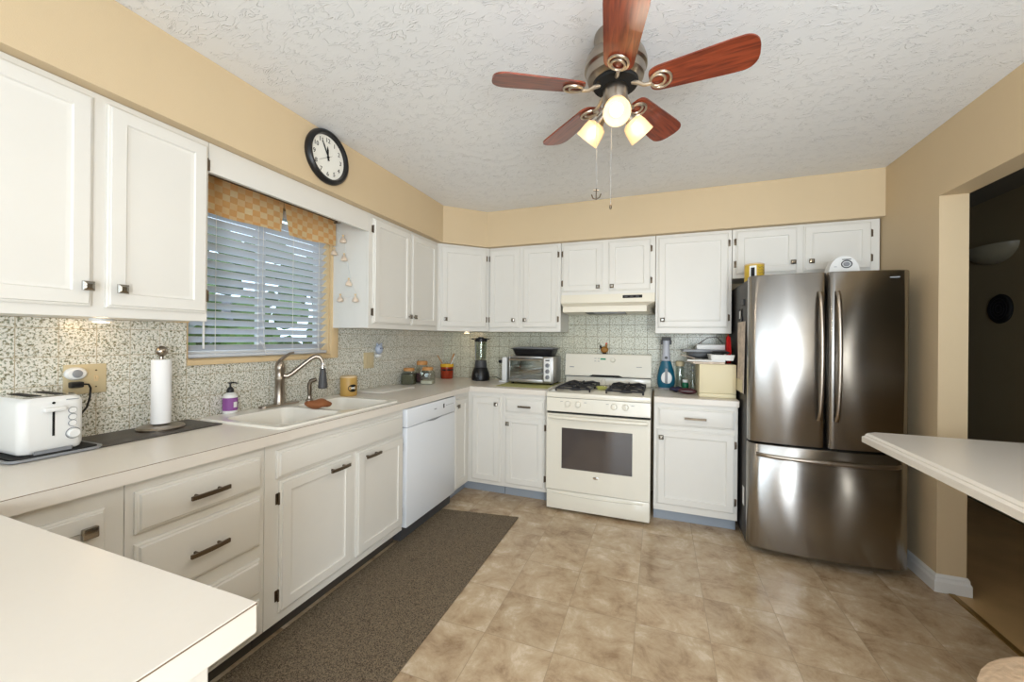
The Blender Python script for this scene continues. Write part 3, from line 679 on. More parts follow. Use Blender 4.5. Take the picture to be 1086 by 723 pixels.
g = G(); g.rings([[V((x, y, z)) for x, y in rrect(.010+i_, .262-i_, -3.075+i_, -2.845-i_, .03)] for i_, z in ((.006, H+.0004), (0, H+.004), (.0, H+.0105), (.003, H+.0115), (.008, H+.0075), (.02, H+.0068))]); g.obj('tray', 'grey', t)
g = G(); g.zprism(rrect(.022, .250, -3.063, -2.857, .02), H+.0069, H+.0122); g.obj('rubber_liner', 'matteblack', t)
# outlets
def plate(label, y0, y1, z0, z1, kind):
    t = thing('outlet_plate', label, 'outlet', (T+.0003, 0, 0), 0, 'beige outlet plates on the left backsplash')
    G().box(0, .006, y0, y1, z0, z1, .003).obj('plate', 'plate', t)
    return t
t = plate('beige two-gang outlet and switch plate above the toaster', -2.862, -2.735, 1.090, 1.207, 2)
zc = 1.1485
for dz in (-.02, .02): G().box(.006, .0078, -2.832-.015, -2.832+.015, zc+dz-.014, zc+dz+.014, .003).obj('socket', 'plate', t)
g = G(); g.box(.006, .0072, -2.768-.006, -2.768+.006, zc-.012, zc+.012); g.box(.0072, .017, -2.768-.004, -2.768+.004, zc-.002, zc+.008, .001); g.obj('toggle', 'oak', t)
for dz in (-.033, .033): G().tube([(.006, -2.768, zc+dz), (.0072, -2.768, zc+dz)], .003, 8).obj('screw', 'pewter', t)
t = thing('night_light', 'oval white plug-in sensor night light in the left outlet', 'night light', (T+.0095, -2.832, zc+.024))
g = G(); g.lathe([(.031, 0), (.032, .012), (.026, .020), (.016, .022)], n=32, mx=Matrix.Rotation(PI/2, 4, 'Y') @ Matrix.Diagonal((.78, 1, 1, 1))); g.obj('housing', 'plastic', t)
G().lathe([(.0155, .0222), (.013, .027), (.001, .029)], n=24, mx=Matrix.Rotation(PI/2, 4, 'Y')).obj('sensor_lens', 'grey', t)
t = thing('power_cord', '', ''); del t['label']; del t['category']; t.parent = toaster; t.matrix_parent_inverse = Matrix.Translation((-.118, 2.966, -(H+.0125)))
G().box(T+.0098, T+.034, -2.851, -2.813, zc-.030, zc-.008, .004).obj('plug', 'black', t)
G().tube([(T+.028, -2.815, zc-.018), (T+.03, -2.800, zc-.02), (T+.028, -2.793, zc-.035), (T+.022, -2.792, zc-.07), (T+.02, -2.80, zc-.11), (T+.015, -2.83, zc-.16), (T+.012, -2.865, zc-.20), (T+.012, -2.885, zc-.222)], .0035, 8).obj('cable', 'black', t)
t = plate('beige outlet plate on the left wall beside the ceramic owl plug-in', -1.222, -1.105, 1.080, 1.205, 1)
for yy in (-1.19, -1.137): G().box(.006, .0078, yy-.012, yy+.012, 1.108, 1.178, .003).obj('socket', 'plate', t)
t = thing('plug_in_freshener', 'small blue and white plug-in warmer on the left backsplash', 'air freshener', (T+.0005, -1.075, 1.165))
G().sphere((.030, 0, .065), .040, .70, .85, 1.0).obj('ceramic_body', 'blueceramic', t)
for s_ in (-1, 1): G().sphere((.030, s_*.024, .103), .010, .8, .8, 1.2, 12).obj('ear', 'blueceramic', t)
for s_ in (-1, 1): G().sphere((.056, s_*.012, .070), .006, .6, 1, 1, 10).obj('eye', 'navy', t)
G().box(.002, .040, -.022, .022, .0, .024, .006).obj('plug_base', 'plastic', t)
# canister with oval label
t = thing('canister', 'mustard yellow canister with dark oval label beside the sink', 'canister', (.105, -1.478, H+.0005))
G().lathe([(.054, 0), (.056, .004), (.056, .122), (.054, .126)], (0, 0, 0), 32).obj('jar', 'mustard', t)
G().lathe([(.0565, .1262), (.0565, .134), (.052, .138), (.001, .139)], (0, 0, 0), 32).obj('lid', 'oak', t)
def oval_on_cyl(R0, a0, z0, ra, rz, n=26, inner=0, th=.001):
    g = G(); ce = []
    rg = []
    for k in range(n):
        a = 2*PI*k/n; th_ = a0+ra*math.cos(a)/R0; rg.append([th_, z0+rz*math.sin(a)])
    if inner:
        A_ = [g.b.verts.new(((R0+th)*math.cos(p[0]), (R0+th)*math.sin(p[0]), p[1])) for p in rg]
        Bn = [g.b.verts.new(((R0+th)*math.cos(a0+(p[0]-a0)*inner), (R0+th)*math.sin(a0+(p[0]-a0)*inner), z0+(p[1]-z0)*inner)) for p in rg]
        g.bridge(A_, Bn)
    else:
        c_ = g.b.verts.new(((R0+th)*math.cos(a0), (R0+th)*math.sin(a0), z0)); A_ = [g.b.verts.new(((R0+th)*math.cos(p[0]), (R0+th)*math.sin(p[0]), p[1])) for p in rg]
        for i in range(n): g.face([A_[i], A_[(i+1) % n], c_])
    return g
oval_on_cyl(.056, -.30, .055, .034, .026).obj('oval_label', 'matteblack', t)
oval_on_cyl(.0565, -.30, .056, .017, .006, th=.0016).obj('label_writing', 'paper', t)
o = G().box(.020, .275, -1.335, -.925, H+.0004, H+.012, .004).obj('cutting_board', mat('white_board', srgb(226, 222, 214), .3)); tag(o, 'thin white cutting board lying on the left counter', 'cutting board')
# square jars
def jar(label, x, y, h, r, fill, fh, sq=True, rot=.3):
    t = thing('storage_jar', label, 'jar', (x, y, H+.0005), rot, 'glass jars with tan lids on the left counter')
    if sq:
        R = [[V((px, py, z)) for px, py in rrect(-r+i_, r-i_, -r+i_, r-i_, r*.35)] for i_, z in ((.004, 0), (0, .006), (0, h*.66), (r*.22, h*.76), (r*.24, h*.82))]
    else:
        R = [[V(((r-i_)*math.cos(2*PI*k/28), (r-i_)*math.sin(2*PI*k/28), z)) for k in range(28)] for i_, z in ((.004, 0), (0, .006), (0, h*.66), (r*.2, h*.76), (r*.22, h*.82))]
    G().rings(R).obj('glass_body', 'jarglass', t)
    G().lathe([(r*.80, h*.822), (r*.82, h*.83), (r*.82, h*.96), (r*.74, h), (.001, h)], (0, 0, 0), 28).obj('lid', 'cork', t)
    s_ = r-.006
    G().rings([[V((px, py, z)) for px, py in rrect(-s_, s_, -s_, s_, r*.3)] for z in (.004, fh)] if sq else [[V((s_*math.cos(2*PI*k/24), s_*math.sin(2*PI*k/24), z)) for k in range(24)] for z in (.004, fh)]).obj('contents', fill, t)
jar('square glass jar of dried herbs with tan lid, nearest the cutting board', .085, -.735, .142, .058, 'spice', .088)
jar('square glass jar of white sugar with tan lid, right front of the three', .215, -.640, .148, .058, 'sugar', .030)
jar('taller round glass jar with tan lid behind the two square jars', .105, -.560, .195, .060, mat('jar_berries', srgb(112, 74, 82), .8, var=.4, vscale=70), .085, sq=False)
# crock with utensils
t = thing('utensil_crock', 'red ceramic utensil crock with yellow rim in the corner', 'crock', (.135, -.155, H+.0005))
G().rings([[V((r*math.cos(2*PI*i/36), r*math.sin(2*PI*i/36), z)) for i in range(36)] for r, z in ((.058, 0), (.062, .006), (.064, .118), (.058, .118), (.055, .02), (.001, .015))], cap=False).obj('crock_body', 'red', t)
G().rings([[V((r*math.cos(2*PI*i/36), r*math.sin(2*PI*i/36), z)) for i in range(36)] for r, z in ((.0645, .118), (.067, .122), (.067, .142), (.063, .146), (.058, .142), (.058, .118))], cap=False, loop=True).obj('rim', 'yellow', t)
for a0 in (-.75, -.1, -1.6):
    for dz in (0,):
        oval_on_cyl(.0625, a0-.12, .09, .015, .008, th=.0022).obj('painted_leaf', 'matteblack', t)
        oval_on_cyl(.0625, a0+.16, .088, .015, .008, th=.0022).obj('painted_leaf', 'matteblack', t)
def spoon(label, tip, m, paddle=.022, off=(0, 0)):
    base = V((.135+off[0], -.155+off[1], H+.022)); tip = V(tip); d = (tip-base)
    t = thing('cooking_spoon', label, 'spoon', base, 0, 'cooking utensils in the red crock')
    G().tube([(0, 0, 0), d*.5, d*.82], [.005, .0055, .006], 10).obj('spoon_handle', m, t)
    q = d.to_track_quat('Z', 'Y').to_matrix().to_4x4()
    G().sphere((0, 0, 0), paddle, 1, .35, 1.6, 14).xf(Matrix.Translation(d*.92) @ q).obj('spoon_bowl', m, t)
spoon('wooden spoon leaning left out of the red crock', (.052, -.20, H+.232), 'woodspoon', .017, (.02, .015))
spoon('dark wooden spoon leaning right out of the red crock', (.195, -.125, H+.245), 'cork', .018, (-.02, .02))
spoon('pale wooden spatula at the right edge of the red crock', (.225, -.165, H+.225), 'plastic', .016, (-.005, -.025))
# blender
t = thing('blender', 'black countertop blender with clear jar on the back counter', 'blender', (.520, -.175, H+.0005))
G().lathe([(.080, 0), (.088, .006), (.090, .030), (.084, .070), (.068, .115), (.060, .128), (.001, .128)], (0, 0, 0), 32).obj('motor_base', 'black', t)
g = G(); g.lathe([(.058, .129), (.060, .135), (.056, .175), (.052, .196), (.001, .196)], (0, 0, 0), 32); g.obj('jar_collar', 'darkgrey', t)
G().rings([[V((r*math.cos(2*PI*i/32), r*math.sin(2*PI*i/32), z)) for i in range(32)] for r, z in ((.044, .197), (.050, .205), (.060, .375), (.056, .375), (.046, .210), (.001, .206))], cap=False).obj('jar', 'jarglass', t)
g = G(); g.lathe([(.058, .3755), (.062, .377), (.064, .402), (.058, .410), (.030, .412), (.030, .420), (.001, .421)], (0, 0, 0), 32); g.box(-.10, -.055, -.012, .012, .396, .408, .003); g.box(.055, .09, -.012, .012, .396, .408, .003); g.obj('lid', 'black', t)
g = G()
g.rings([[V((x*1.0, -.0885+(x*x)*6.5, z)) for x in (-.035, -.018, 0, .018, .035)]+[V((x, -.0865+(x*x)*6.5, z)) for x in (.035, .018, 0, -.018, -.035)] for z in (.022, .042)]); g.obj('button_row', 'grey', t)
G().tube([(.0, -.083, .062), (0, -.094, .064)], .015, 20).obj('dial', 'darkgrey', t)
G().tube([(-.0625*.5, -.05, .198), (-.0625*.5, -.052, .37)], .004, 6).obj('jar_rib', 'grey', t)
G().tube([(.085, .02, .03), (.15, .04, .035), (.20, .05, .004)], .003, 6).obj('cable', 'black', t)
# can opener
t = thing('can_opener', 'white electric can opener left of the toaster oven', 'can opener', (.790, -.20, H+.0005))
G().box(-.048, .030, -.055, .055, 0, .018, .006).obj('base', 'plastic', t)
G().box(-.022, .030, -.045, .050, .018, .235, .010).obj('housing', 'plastic', t)
g = G(); g.box(-.052, -.0225, -.050, -.010, .178, .208, .006); g.tube([(-.036, -.05, .193), (-.036, -.064, .193)], .010, 12); g.obj('cutter_lever', 'black', t)
# green cloth and toaster oven
o = G().box(.835, 1.290, -.540, -.055, H+.0004, H+.0035, .001).obj('counter_cloth', 'olive'); tag(o, 'olive green cloth mat under the toaster oven', 'mat')
t = thing('toaster_oven', 'stainless toaster oven with three dials beside the stove', 'toaster oven', (1.083, -.20, H+.004))
OW, OD = .205, .145
for sx in (-1, 1):
    for sy in (-1, 1): G().lathe([(.012, 0), (.014, .016)], (sx*.18, sy*.11, 0), 14).obj('foot', 'black', t)
g = G(); z0_, z1_ = .016, .248
g.box(-OW, OW, OD-.012, OD, z0_, z1_, .003); g.box(-OW, -OW+.012, -OD, OD-.012, z0_, z1_, .002); g.box(.112, OW, -OD, OD-.012, z0_, z1_, .003)
g.box(-OW+.012, .112, -OD, OD-.012, z0_, z0_+.030, .002); g.box(-OW+.012, .112, -OD, OD-.012, z1_-.016, z1_, .002)
g.obj('housing', mat('oven_steel', srgb(170, 168, 164), .32, .9), t)
G().box(-OW+.013, .111, -OD-.004, -OD+.001, .050, z1_-.018).obj('glass_door', 'jarglass', t)
g = G(); g.tube([(-OW+.02, -OD-.028, z1_-.030), (.10, -OD-.028, z1_-.030)], .008, 12)
for x in (-OW+.03, .09): g.tube([(x, -OD-.004, z1_-.030), (x, -OD-.028, z1_-.030)], .005, 8)
g.obj('door_handle', 'nickel', t)
G().box(.124, .188, -OD-.003, -OD+.001, .034, z1_-.014, .003).obj('control_panel', 'plastic', t)
for z in (.070, .122, .174):
    k_ = G().tube([(.156, -OD-.003, z), (.156, -OD-.022, z)], [.019, .016], 20).obj('dial', 'grey', t)
    G().box(.154, .158, -OD-.025, -OD-.0225, z-.014, z+.014).obj('dial_mark', 'black', k_)
G().box(.138, .174, -OD-.0045, -OD-.003, .212, .222).obj('display', 'matteblack', t)
g = G()
for k in range(9): g.tube([(-OW+.02, -OD+.02+.028*k, .090), (.105, -OD+.02+.028*k, .090)], .002, 6)
g.obj('wire_rack', 'chrome', t)
G().sphere((-.045, -.02, .108), .11, 1, .8, .12).obj('baking_tray', 'foodgolden', t)
t = thing('roasting_pan', 'black rectangular roasting pan on top of the toaster oven', 'pan', (1.083, -.19, H+.004+.2485))
g = G(); g.rings([[V((x, y, z)) for x, y in rrect(-a_, a_, -b_, b_, .03)] for a_, b_, z in ((.165, .09, .001), (.172, .097, .006), (.190, .115, .062), (.208, .130, .064), (.208, .130, .068), (.188, .112, .067), (.168, .092, .010))]); g.obj('pan_body', 'black', t)
g = G(); g.rings([[V((x, y, z)) for x, y in rrect(-a_, a_, -b_, b_, .02)] for a_, b_, z in ((.180, .105, .0675), (.190, .115, .070), (.190, .115, .074), (.150, .09, .082))]); g.obj('foil_cover', 'grey', t)

# ---------------------------------------------------------------- dishwasher
t = thing('dishwasher', 'white built-in dishwasher beside the sink cabinet', 'dishwasher', (0, -1.546, 0), PI/2)
w_ = .652
G().box(.004, w_-.004, -.595, -.03, .012, ZB-.002).obj('tub', 'darkgrey', t)
G().box(.006, w_-.006, -.638, -.596, .100, .742, .006).obj('door', 'dwwhite', t)
cp = G().box(.006, w_-.006, -.640, -.596, .745, .864, .006).obj('control_panel', 'dwwhite', t)
g = G(); g.rings([[V((x, -.6395, zc_-.014*math.cos((x-.33)/.11*PI/2) if k else zc_+.000)) for k in (0, 1)] + [V((x, -.6415, zc_-.014*math.cos((x-.33)/.11*PI/2) if k else zc_)) for k in (1, 0)] for zc_ in (.749,) for x in [.22+.22*i/10 for i in range(11)]]); g.obj('handle_recess', 'grey', cp)
G().box(.455, .472, -.6415, -.640, .800, .832, .001).obj('power_button', 'matteblack', cp)
G().box(.330, .362, -.6408, -.640, .808, .815).obj('badge', 'grey', cp)
for k in range(4): G().box(.50+.03*k, .515+.03*k, -.6408, -.640, .812, .818).obj('button', 'grey', cp)
G().box(.01, w_-.01, -.560, -.540, .012, .098).obj('toe_panel', 'matteblack', t)

# ---------------------------------------------------------------- stove
SXo = 1.3345; SW = .764
t = thing('gas_stove', 'bisque freestanding gas range with oven window', 'stove', (SXo, 0, 0))
YF = -.690
G().box(.002, SW-.002, YF+.03, -.03, .030, .905).obj('stove_body', 'bisque', t, smooth=0)
for x in (.05, SW-.05):
    for y in (-.62, -.08): G().lathe([(.018, .001), (.018, .031)], (x, y, 0), 12).obj('foot', 'black', t)
# drawer
g = G(); g.box(.004, SW-.004, YF-.022, YF+.029, .022, .166, .006)
dr = g.obj('storage_drawer', 'bisque', t)
g = G(); pts = [(.05+ (SW-.10)*i/14) for i in range(15)]
g.rings([[V((x, YF-.0225, .140-.010*math.sin(PI*i/14))), V((x, YF-.030, .146-.010*math.sin(PI*i/14))), V((x, YF-.0225, .152-.006*math.sin(PI*i/14)))] for i, x in enumerate(pts)]); g.obj('drawer_lip', 'bisque', dr)
# oven door
g = G(); R = []
dz0, dz1 = .172, .752
wx0, wx1, wz0, wz1 = .122, .640, .338, .648
yd = YF-.028
outr = [(.003, dz0), (SW-.003, dz0), (SW-.003, dz1), (.003, dz1)]
def frame(g, o, i, yb, yf_):
    of = g.ring([V((x, yf_, z)) for x, z in o]); ifr = g.ring([V((x, yf_, z)) for x, z in i])
    ob = g.ring([V((x, yb, z)) for x, z in o]); ib = g.ring([V((x, yb, z)) for x, z in i])
    g.bridge(of, ifr); g.bridge(ob, ib); g.bridge(of, ob); g.bridge(ifr, ib)
frame(g, outr, [(wx0, wz0), (wx1, wz0), (wx1, wz1), (wx0, wz1)], YF+.028, yd)
dd = g.obj('oven_door', 'bisque', t, smooth=0)
G().box(wx0+.0005, wx1-.0005, yd+.002, yd+.010, wz0+.0005, wz1-.0005).obj('oven_window', 'ovenglass', dd)
g = G()
R = []
for i in range(21):
    u = i/20; x = .020+(SW-.040)*u; bow = .022*math.sin(PI*u)**.5
    R.append([V((x, yd-.014-bow-.010*math.cos(a), .728+.013*math.sin(a))) for a in [2*PI*k/12 for k in range(12)]])
g.rings(R)
for x in (.030, SW-.030): g.box(x-.012, x+.012, yd-.018, yd, .716, .740, .003)
g.obj('door_handle', 'bisque', dd)
g = G(); g.lathe([(.022, 0), (.023, .0015), (.001, .003)], n=26, mx=Matrix.Translation((.382, yd, .292)) @ Matrix.Rotation(PI/2, 4, 'X') @ Matrix.Diagonal((1, .42, 1, 1))); g.obj('badge', 'chrome', dd)
G().box(.003, SW-.003, YF-.012, YF+.03, .756, .768, .001).obj('gap_strip', 'matteblack', t)
# front control panel
g = G(); g.xprism([(YF+.029, .770), (YF-.030, .770), (YF-.030, .780), (YF-.022, .872), (YF+.029, .872)], .002, SW-.002); cpn = g.obj('control_panel', 'bisque', t, smooth=0)
for x in (.168, .247, .509, .589):
    mx = Matrix.Translation((x, YF-.0265, .832)) @ Matrix.Rotation(PI/2-.08, 4, 'X')
    k_ = G().lathe([(.024, 0), (.024, .004), (.020, .007), (.018, .020), (.001, .021)], n=24, mx=mx).obj('knob', 'bisque', cpn)
    G().box(-.004, .004, -.018, .018, .0212, .029, .0015).xf(mx).obj('knob_grip', 'bisque', k_)
for x in (.12, .30, .462, .640): G().box(x-.010, x+.010, YF-.0292, YF-.0275, .846, .849).obj('burner_mark', 'grey', cpn)
# cooktop
g = G(); g.box(.0, SW, YF-.026, -.03, .874, .914, .006); ct = g.obj('cooktop', 'bisque', t)
for gx in (.185, .575):
    for gy in (-.50, -.235):
        b_ = G().lathe([(.050, .0), (.052, .006), (.036, .010), (.036, .018), (.030, .022), (.001, .022)], (gx-.0, gy, .9142), 26).obj('burner', 'iron', ct)
    g = G()
    x0_, x1_, y0_, y1_ = gx-.132, gx+.132, -.625, -.110
    def bar(p, q, r=.006): g.tube([p, q], r, 6)
    zt = .948
    g.tube([(x0_, y0_, zt-.012), (x1_, y0_, zt-.012)], .007, 6); g.tube([(x0_, y1_, zt-.012), (x1_, y1_, zt-.012)], .007, 6)
    g.tube([(x0_, y0_, zt-.012), (x0_, y1_, zt-.012)], .007, 6); g.tube([(x1_, y0_, zt-.012), (x1_, y1_, zt-.012)], .007, 6)
    g.tube([(x0_, (y0_+y1_)/2, zt-.008), (x1_, (y0_+y1_)/2, zt-.008)], .007, 6)
    for cy_ in (-.50, -.235):
        for k in range(4):
            a = PI/4+k*PI/2; p1 = (gx+.022*math.cos(a), cy_+.022*math.sin(a), zt-.004); 
            p2 = (gx+.115*math.cos(a), cy_+.115*math.sin(a), zt+.002)
            p3 = (gx+.130*math.copysign(1, math.cos(a)), cy_+.125*math.sin(a)*1.0, zt-.012)
            g.tube([p1, p2, p3], .0075, 6)
        g.tube([(gx, cy_-.11, zt), (gx, cy_-.03, zt-.002)], .0065, 6); g.tube([(gx, cy_+.11, zt), (gx, cy_+.03, zt-.002)], .0065, 6)
    for px in (x0_, x1_):
        for py in (y0_, y1_, (y0_+y1_)/2): g.tube([(px, py, .9143), (px, py, zt-.010)], .007, 6)
    g.obj('burner_grate', 'iron', ct)
# backguard
G().box(.012, SW-.012, -.085, -.030, .9145, .985, .003).obj('backguard_base', 'bisque', t)
g = G(); g.xprism([(-.030, .994), (-.120, .994), (-.122, 1.005), (-.092, 1.185), (-.085, 1.192), (-.030, 1.192)], .010, SW-.010); bgd = g.obj('backguard', 'bisque', t, smooth=0)
g = G(); g.yprism([(.230, .9945), (.520, .9945), (.490, 1.008), (.260, 1.008)], -.1235, -.121); g.obj('vent_recess', 'matteblack', bgd)
G().box(.014, SW-.014, -.095, -.035, .9855, .9935).obj('backguard_gap', 'matteblack', t)
def on_bg(z): return -.122+(z-1.005)/.18*.030
tilt = Matrix.Rotation(-math.atan2(.030, .18), 4, 'X')
def bgbox(n, x0_, x1_, zc_, h_, m, dep=.002):
    G().box(x0_, x1_, -dep, 0, -h_/2, h_/2, .0005, 1).xf(Matrix.Translation((0, on_bg(zc_)-.0004, zc_)) @ tilt).obj(n, m, bgd)
bgbox('clock_display', .325, .372, 1.148, .014, 'led'); 
for x in (.272, .300): bgbox('touch_button', x, x+.018, 1.152, .005, 'grey'); bgbox('touch_button', x, x+.018, 1.128, .005, 'grey')
bgbox('badge', .052, .090, 1.072, .008, 'grey'); bgbox('badge', .632, .678, 1.085, .005, 'grey')
G().lathe([(.020, 0), (.019, .014), (.015, .018), (.001, .018)], n=24, mx=Matrix.Translation((.434, on_bg(1.14)-.0005, 1.14)) @ Matrix.Rotation(PI/2-.16, 4, 'X')).obj('timer_knob', 'bisque', bgd)
# spoon rest dish and rooster
t = thing('spoon_rest', 'small round green dish with wire loop between the burners', 'dish', (1.713, -.400, .9145))
G().lathe([(.030, 0), (.036, .003), (.048, .022), (.046, .023), (.034, .007), (.001, .006)], (0, 0, 0), 26).obj('dish', 'dishgreen', t)
G().tube([(.02, .02, .008), (.028, .025, .05), (.022, .028, .078), (.004, .028, .085), (-.008, .026, .07), (-.004, .022, .045)], .0018, 6).obj('wire_loop', 'chrome', t)
t = thing('rooster_figurine', 'small painted rooster figurine standing on the stove backguard', 'figurine', (1.690, -.062, 1.1925))
G().lathe([(.018, 0), (.020, .004), (.014, .012)], (0, 0, 0), 16).obj('stand', 'matteblack', t)
G().sphere((0, 0, .038), .030, 1.15, .7, .95).obj('body', 'rooster', t)
G().sphere((.014, 0, .072), .012, .9, .7, 1.6, 12).obj('head', 'rooster', t)
G().sphere((.016, 0, .094), .007, 1.2, .4, 1.0, 10).obj('comb', 'redcloth', t)
G().tube([(-.024, 0, .045), (-.036, 0, .066), (-.034, 0, .084)], [.010, .008, .003], 8).obj('tail', 'matteblack', t)

# ---------------------------------------------------------------- range hood
t = thing('range_hood', 'cream under-cabinet range hood above the stove', 'range hood', (1.3515, 0, 0))
hw = .765; bq = mat('hood_enamel', srgb(224, 217, 200), .3)
G().box(0, hw, -.335, -.0075, 1.630, 1.7005, .002).obj('upper_shell', bq, t, smooth=0)
g = G()
top = [V((0, -.335, 1.6295)), V((hw, -.335, 1.6295)), V((hw, -.0075, 1.6295)), V((0, -.0075, 1.6295))]
mid = [V((.045, -.455, 1.592)), V((hw-.060, -.455, 1.592)), V((hw, -.0075, 1.592)), V((0, -.0075, 1.592))]
low = [V((.045, -.455, 1.545)), V((hw-.060, -.455, 1.545)), V((hw, -.0075, 1.545)), V((0, -.0075, 1.545))]
g.rings([top, mid, low]); vz = g.obj('visor', bq, t, smooth=0)
G().box(.515, .668, -.3375, -.3355, 1.663, 1.687, .001).obj('switch_panel', 'matteblack', t)
for k in range(3): G().box(.527+.045*k, .553+.045*k, -.3395, -.3378, 1.670, 1.680, .001).obj('rocker_switch', 'darkgrey', t)
G().box(.29, .54, -.40, -.18, 1.538, 1.5445, .002).obj('lamp_lens', 'grey', t)
G().box(.22, .289, -.40, -.18, 1.540, 1.5445).obj('grease_filter', 'darkgrey', t)

# ---------------------------------------------------------------- refrigerator
FX0, FX1 = 2.676, 3.456
t = thing('refrigerator', 'stainless french-door refrigerator with bottom freezer drawer', 'refrigerator', (FX0, 0, 0))
FW = FX1-FX0; FH = 1.728
G().box(.004, FW-.004, -.775, -.045, .030, FH-.012, .004).obj('fridge_body', 'fridgeside', t)
for x in (.06, FW-.06):
    for y in (-.70, -.12): G().lathe([(.02, .001), (.02, .031)], (x, y, 0), 12).obj('foot', 'black', t)
G().box(.02, FW-.02, -.80, -.775, .030, .060).obj('kick_grille', 'matteblack', t)
def front_y(x): u = (x-FW/2)/(FW/2); return -.850-.042*(1-u*u)
def fdoor(name, x0_, x1_, z0_, z1_):
    g = G(); n = 24; r = .010
    def ring(z, ins):
        out = []
        a, b_ = x0_+ins, x1_-ins
        for i in range(n+1):
            x = a+(b_-a)*i/n; e = min(x-a, b_-x); rr2 = .026 if x < FW/2 else .014
            dyv = (rr2-math.sqrt(max(0, rr2*rr2-(rr2-min(e, rr2))**2)))
            out.append(V((x, front_y(x)+ins+dyv, z)))
        return out+[V((b_, -.790, z)), V((a, -.790, z))]
    g.rings([ring(z0_, .004), ring(z0_+.004, 0), ring(z1_-.004, 0), ring(z1_, .004)])
    return g.obj(name, 'steel', t, smooth=50)
dL = fdoor('left_door', 0, FW/2-.003, .700, FH); dR = fdoor('right_door', FW/2+.003, FW, .700, FH); dF = fdoor('freezer_drawer', 0, FW, .048, .688)
G().box(.006, FW-.006, -.789, -.776, .050, FH-.006).obj('door_gasket', 'matteblack', t)
def vhandle(x, par):
    g = G(); n = 22; z0_, z1_ = .86, 1.615; R = []
    y0 = front_y(x)
    for i in range(n+1):
        u = i/n; z = z0_+(z1_-z0_)*u; bow = .048*math.sin(PI*min(1, max(0, u)))**.45
        y = y0-.004-bow
        R.append([V((x+.012*math.cos(a), y+.009*math.sin(a), z)) for a in [2*PI*k/12 for k in range(12)]])
    g.rings(R); g.obj('handle', 'nickel', par)
vhandle(FW/2-.042, dL); vhandle(FW/2+.042, dR)
g = G(); R = []
for i in range(27):
    u = i/26; x = .040+(FW-.080)*u; bow = .046*math.sin(PI*u)**.35
    R.append([V((x, front_y(x)-.003-bow+.009*math.cos(a), .628+.012*math.sin(a))) for a in [2*PI*k/12 for k in range(12)]])
g.rings(R); g.obj('handle', 'nickel', dF)
g = G(); g.box(FW-.125, FW-.055, front_y(FW-.09)+.004, front_y(FW-.09)-.0015, 1.683, 1.690); g.obj('badge', 'grey', dR)
# things on and beside the fridge
zt = FH-.0115
t = thing('yellow_tin', 'yellow patterned tin with black and white panel on the refrigerator', 'tin', (2.745, -.62, zt))
G().lathe([(.056, 0), (.058, .004), (.058, .108), (.056, .112)], (0, 0, 0), 32).obj('tin_body', 'yellowtin', t)
G().lathe([(.0590, .1122), (.0595, .118), (.054, .122), (.001, .122)], (0, 0, 0), 32).obj('lid', 'oak', t)
def cylpatch(R0, a0, a1, z0_, z1_, th=.0012, n=6):
    g = G()
    g.rings([[V((R0*math.cos(a), R0*math.sin(a), z0_)), V((R0*math.cos(a), R0*math.sin(a), z1_)), V(((R0+th)*math.cos(a), (R0+th)*math.sin(a), z1_)), V(((R0+th)*math.cos(a), (R0+th)*math.sin(a), z0_))] for a in [a0+(a1-a0)*i/n for i in range(n+1)]])
    return g
cylpatch(.0582, -2.25, -1.55, .012, .105).obj('white_panel', 'paper', t)
cylpatch(.0595, -2.08, -1.72, .030, .092).obj('black_picture', 'matteblack', t)
for k in range(3):
    g = G(); g.tube([(.0588*math.cos(a), .0588*math.sin(a), .05+.018*k+.012*abs(math.sin((a+1.2)*6))) for a in [-1.4+.08*i for i in range(14)]], .0014, 5); g.obj('zigzag_line', 'seam', t)
t = thing('kitchen_timer', 'white half-oval kitchen gadget with grey ring dial on the refrigerator', 'gadget', (3.232, -.60, zt+.0))
g = G(); prof = [(-.078, 0)]+[(.078*math.cos(a), .046+.098*math.sin(a)) for a in [PI-PI*i/20 for i in range(21)]]+[(.078, 0)]
g.yprism(prof, -.035, .035); g.obj('housing', 'plastic', t)
G().tube([(.012+.026*math.cos(a), -.0365, .092+.022*math.sin(a)) for a in [2*PI*k/24 for k in range(24)]], .0035, 6, closed=True).obj('dial_ring', 'darkgrey', t)
G().lathe([(.018, 0), (.016, .004), (.001, .005)], n=20, mx=Matrix.Translation((.012, -.0353, .092)) @ Matrix.Rotation(PI/2, 4, 'X') @ Matrix.Diagonal((1, .8, 1, 1))).obj('dial_face', 'grey', t)
G().box(-.012, .034, -.0375, -.0352, .119, .124).obj('caption_bar', 'darkgrey', t)
G().box(-.052, -.038, -.0362, -.0352, .076, .079).obj('mark', 'grey', t)
t = thing('flat_package', 'low white package lying on the refrigerator behind the door gap', 'package', (2.93, -.48, zt))
G().box(-.11, .09, -.06, .06, 0, .018, .004).obj('package', 'paper', t)
t = thing('pepper_mill', 'short brown stopper lying on the refrigerator centre', 'stopper', (3.035, -.62, zt+.014))
G().tube([(-.03, 0, 0), (.02, .0, .004), (.035, 0, .006)], [.008, .012, .007], 12).obj('stopper', 'brown', t)
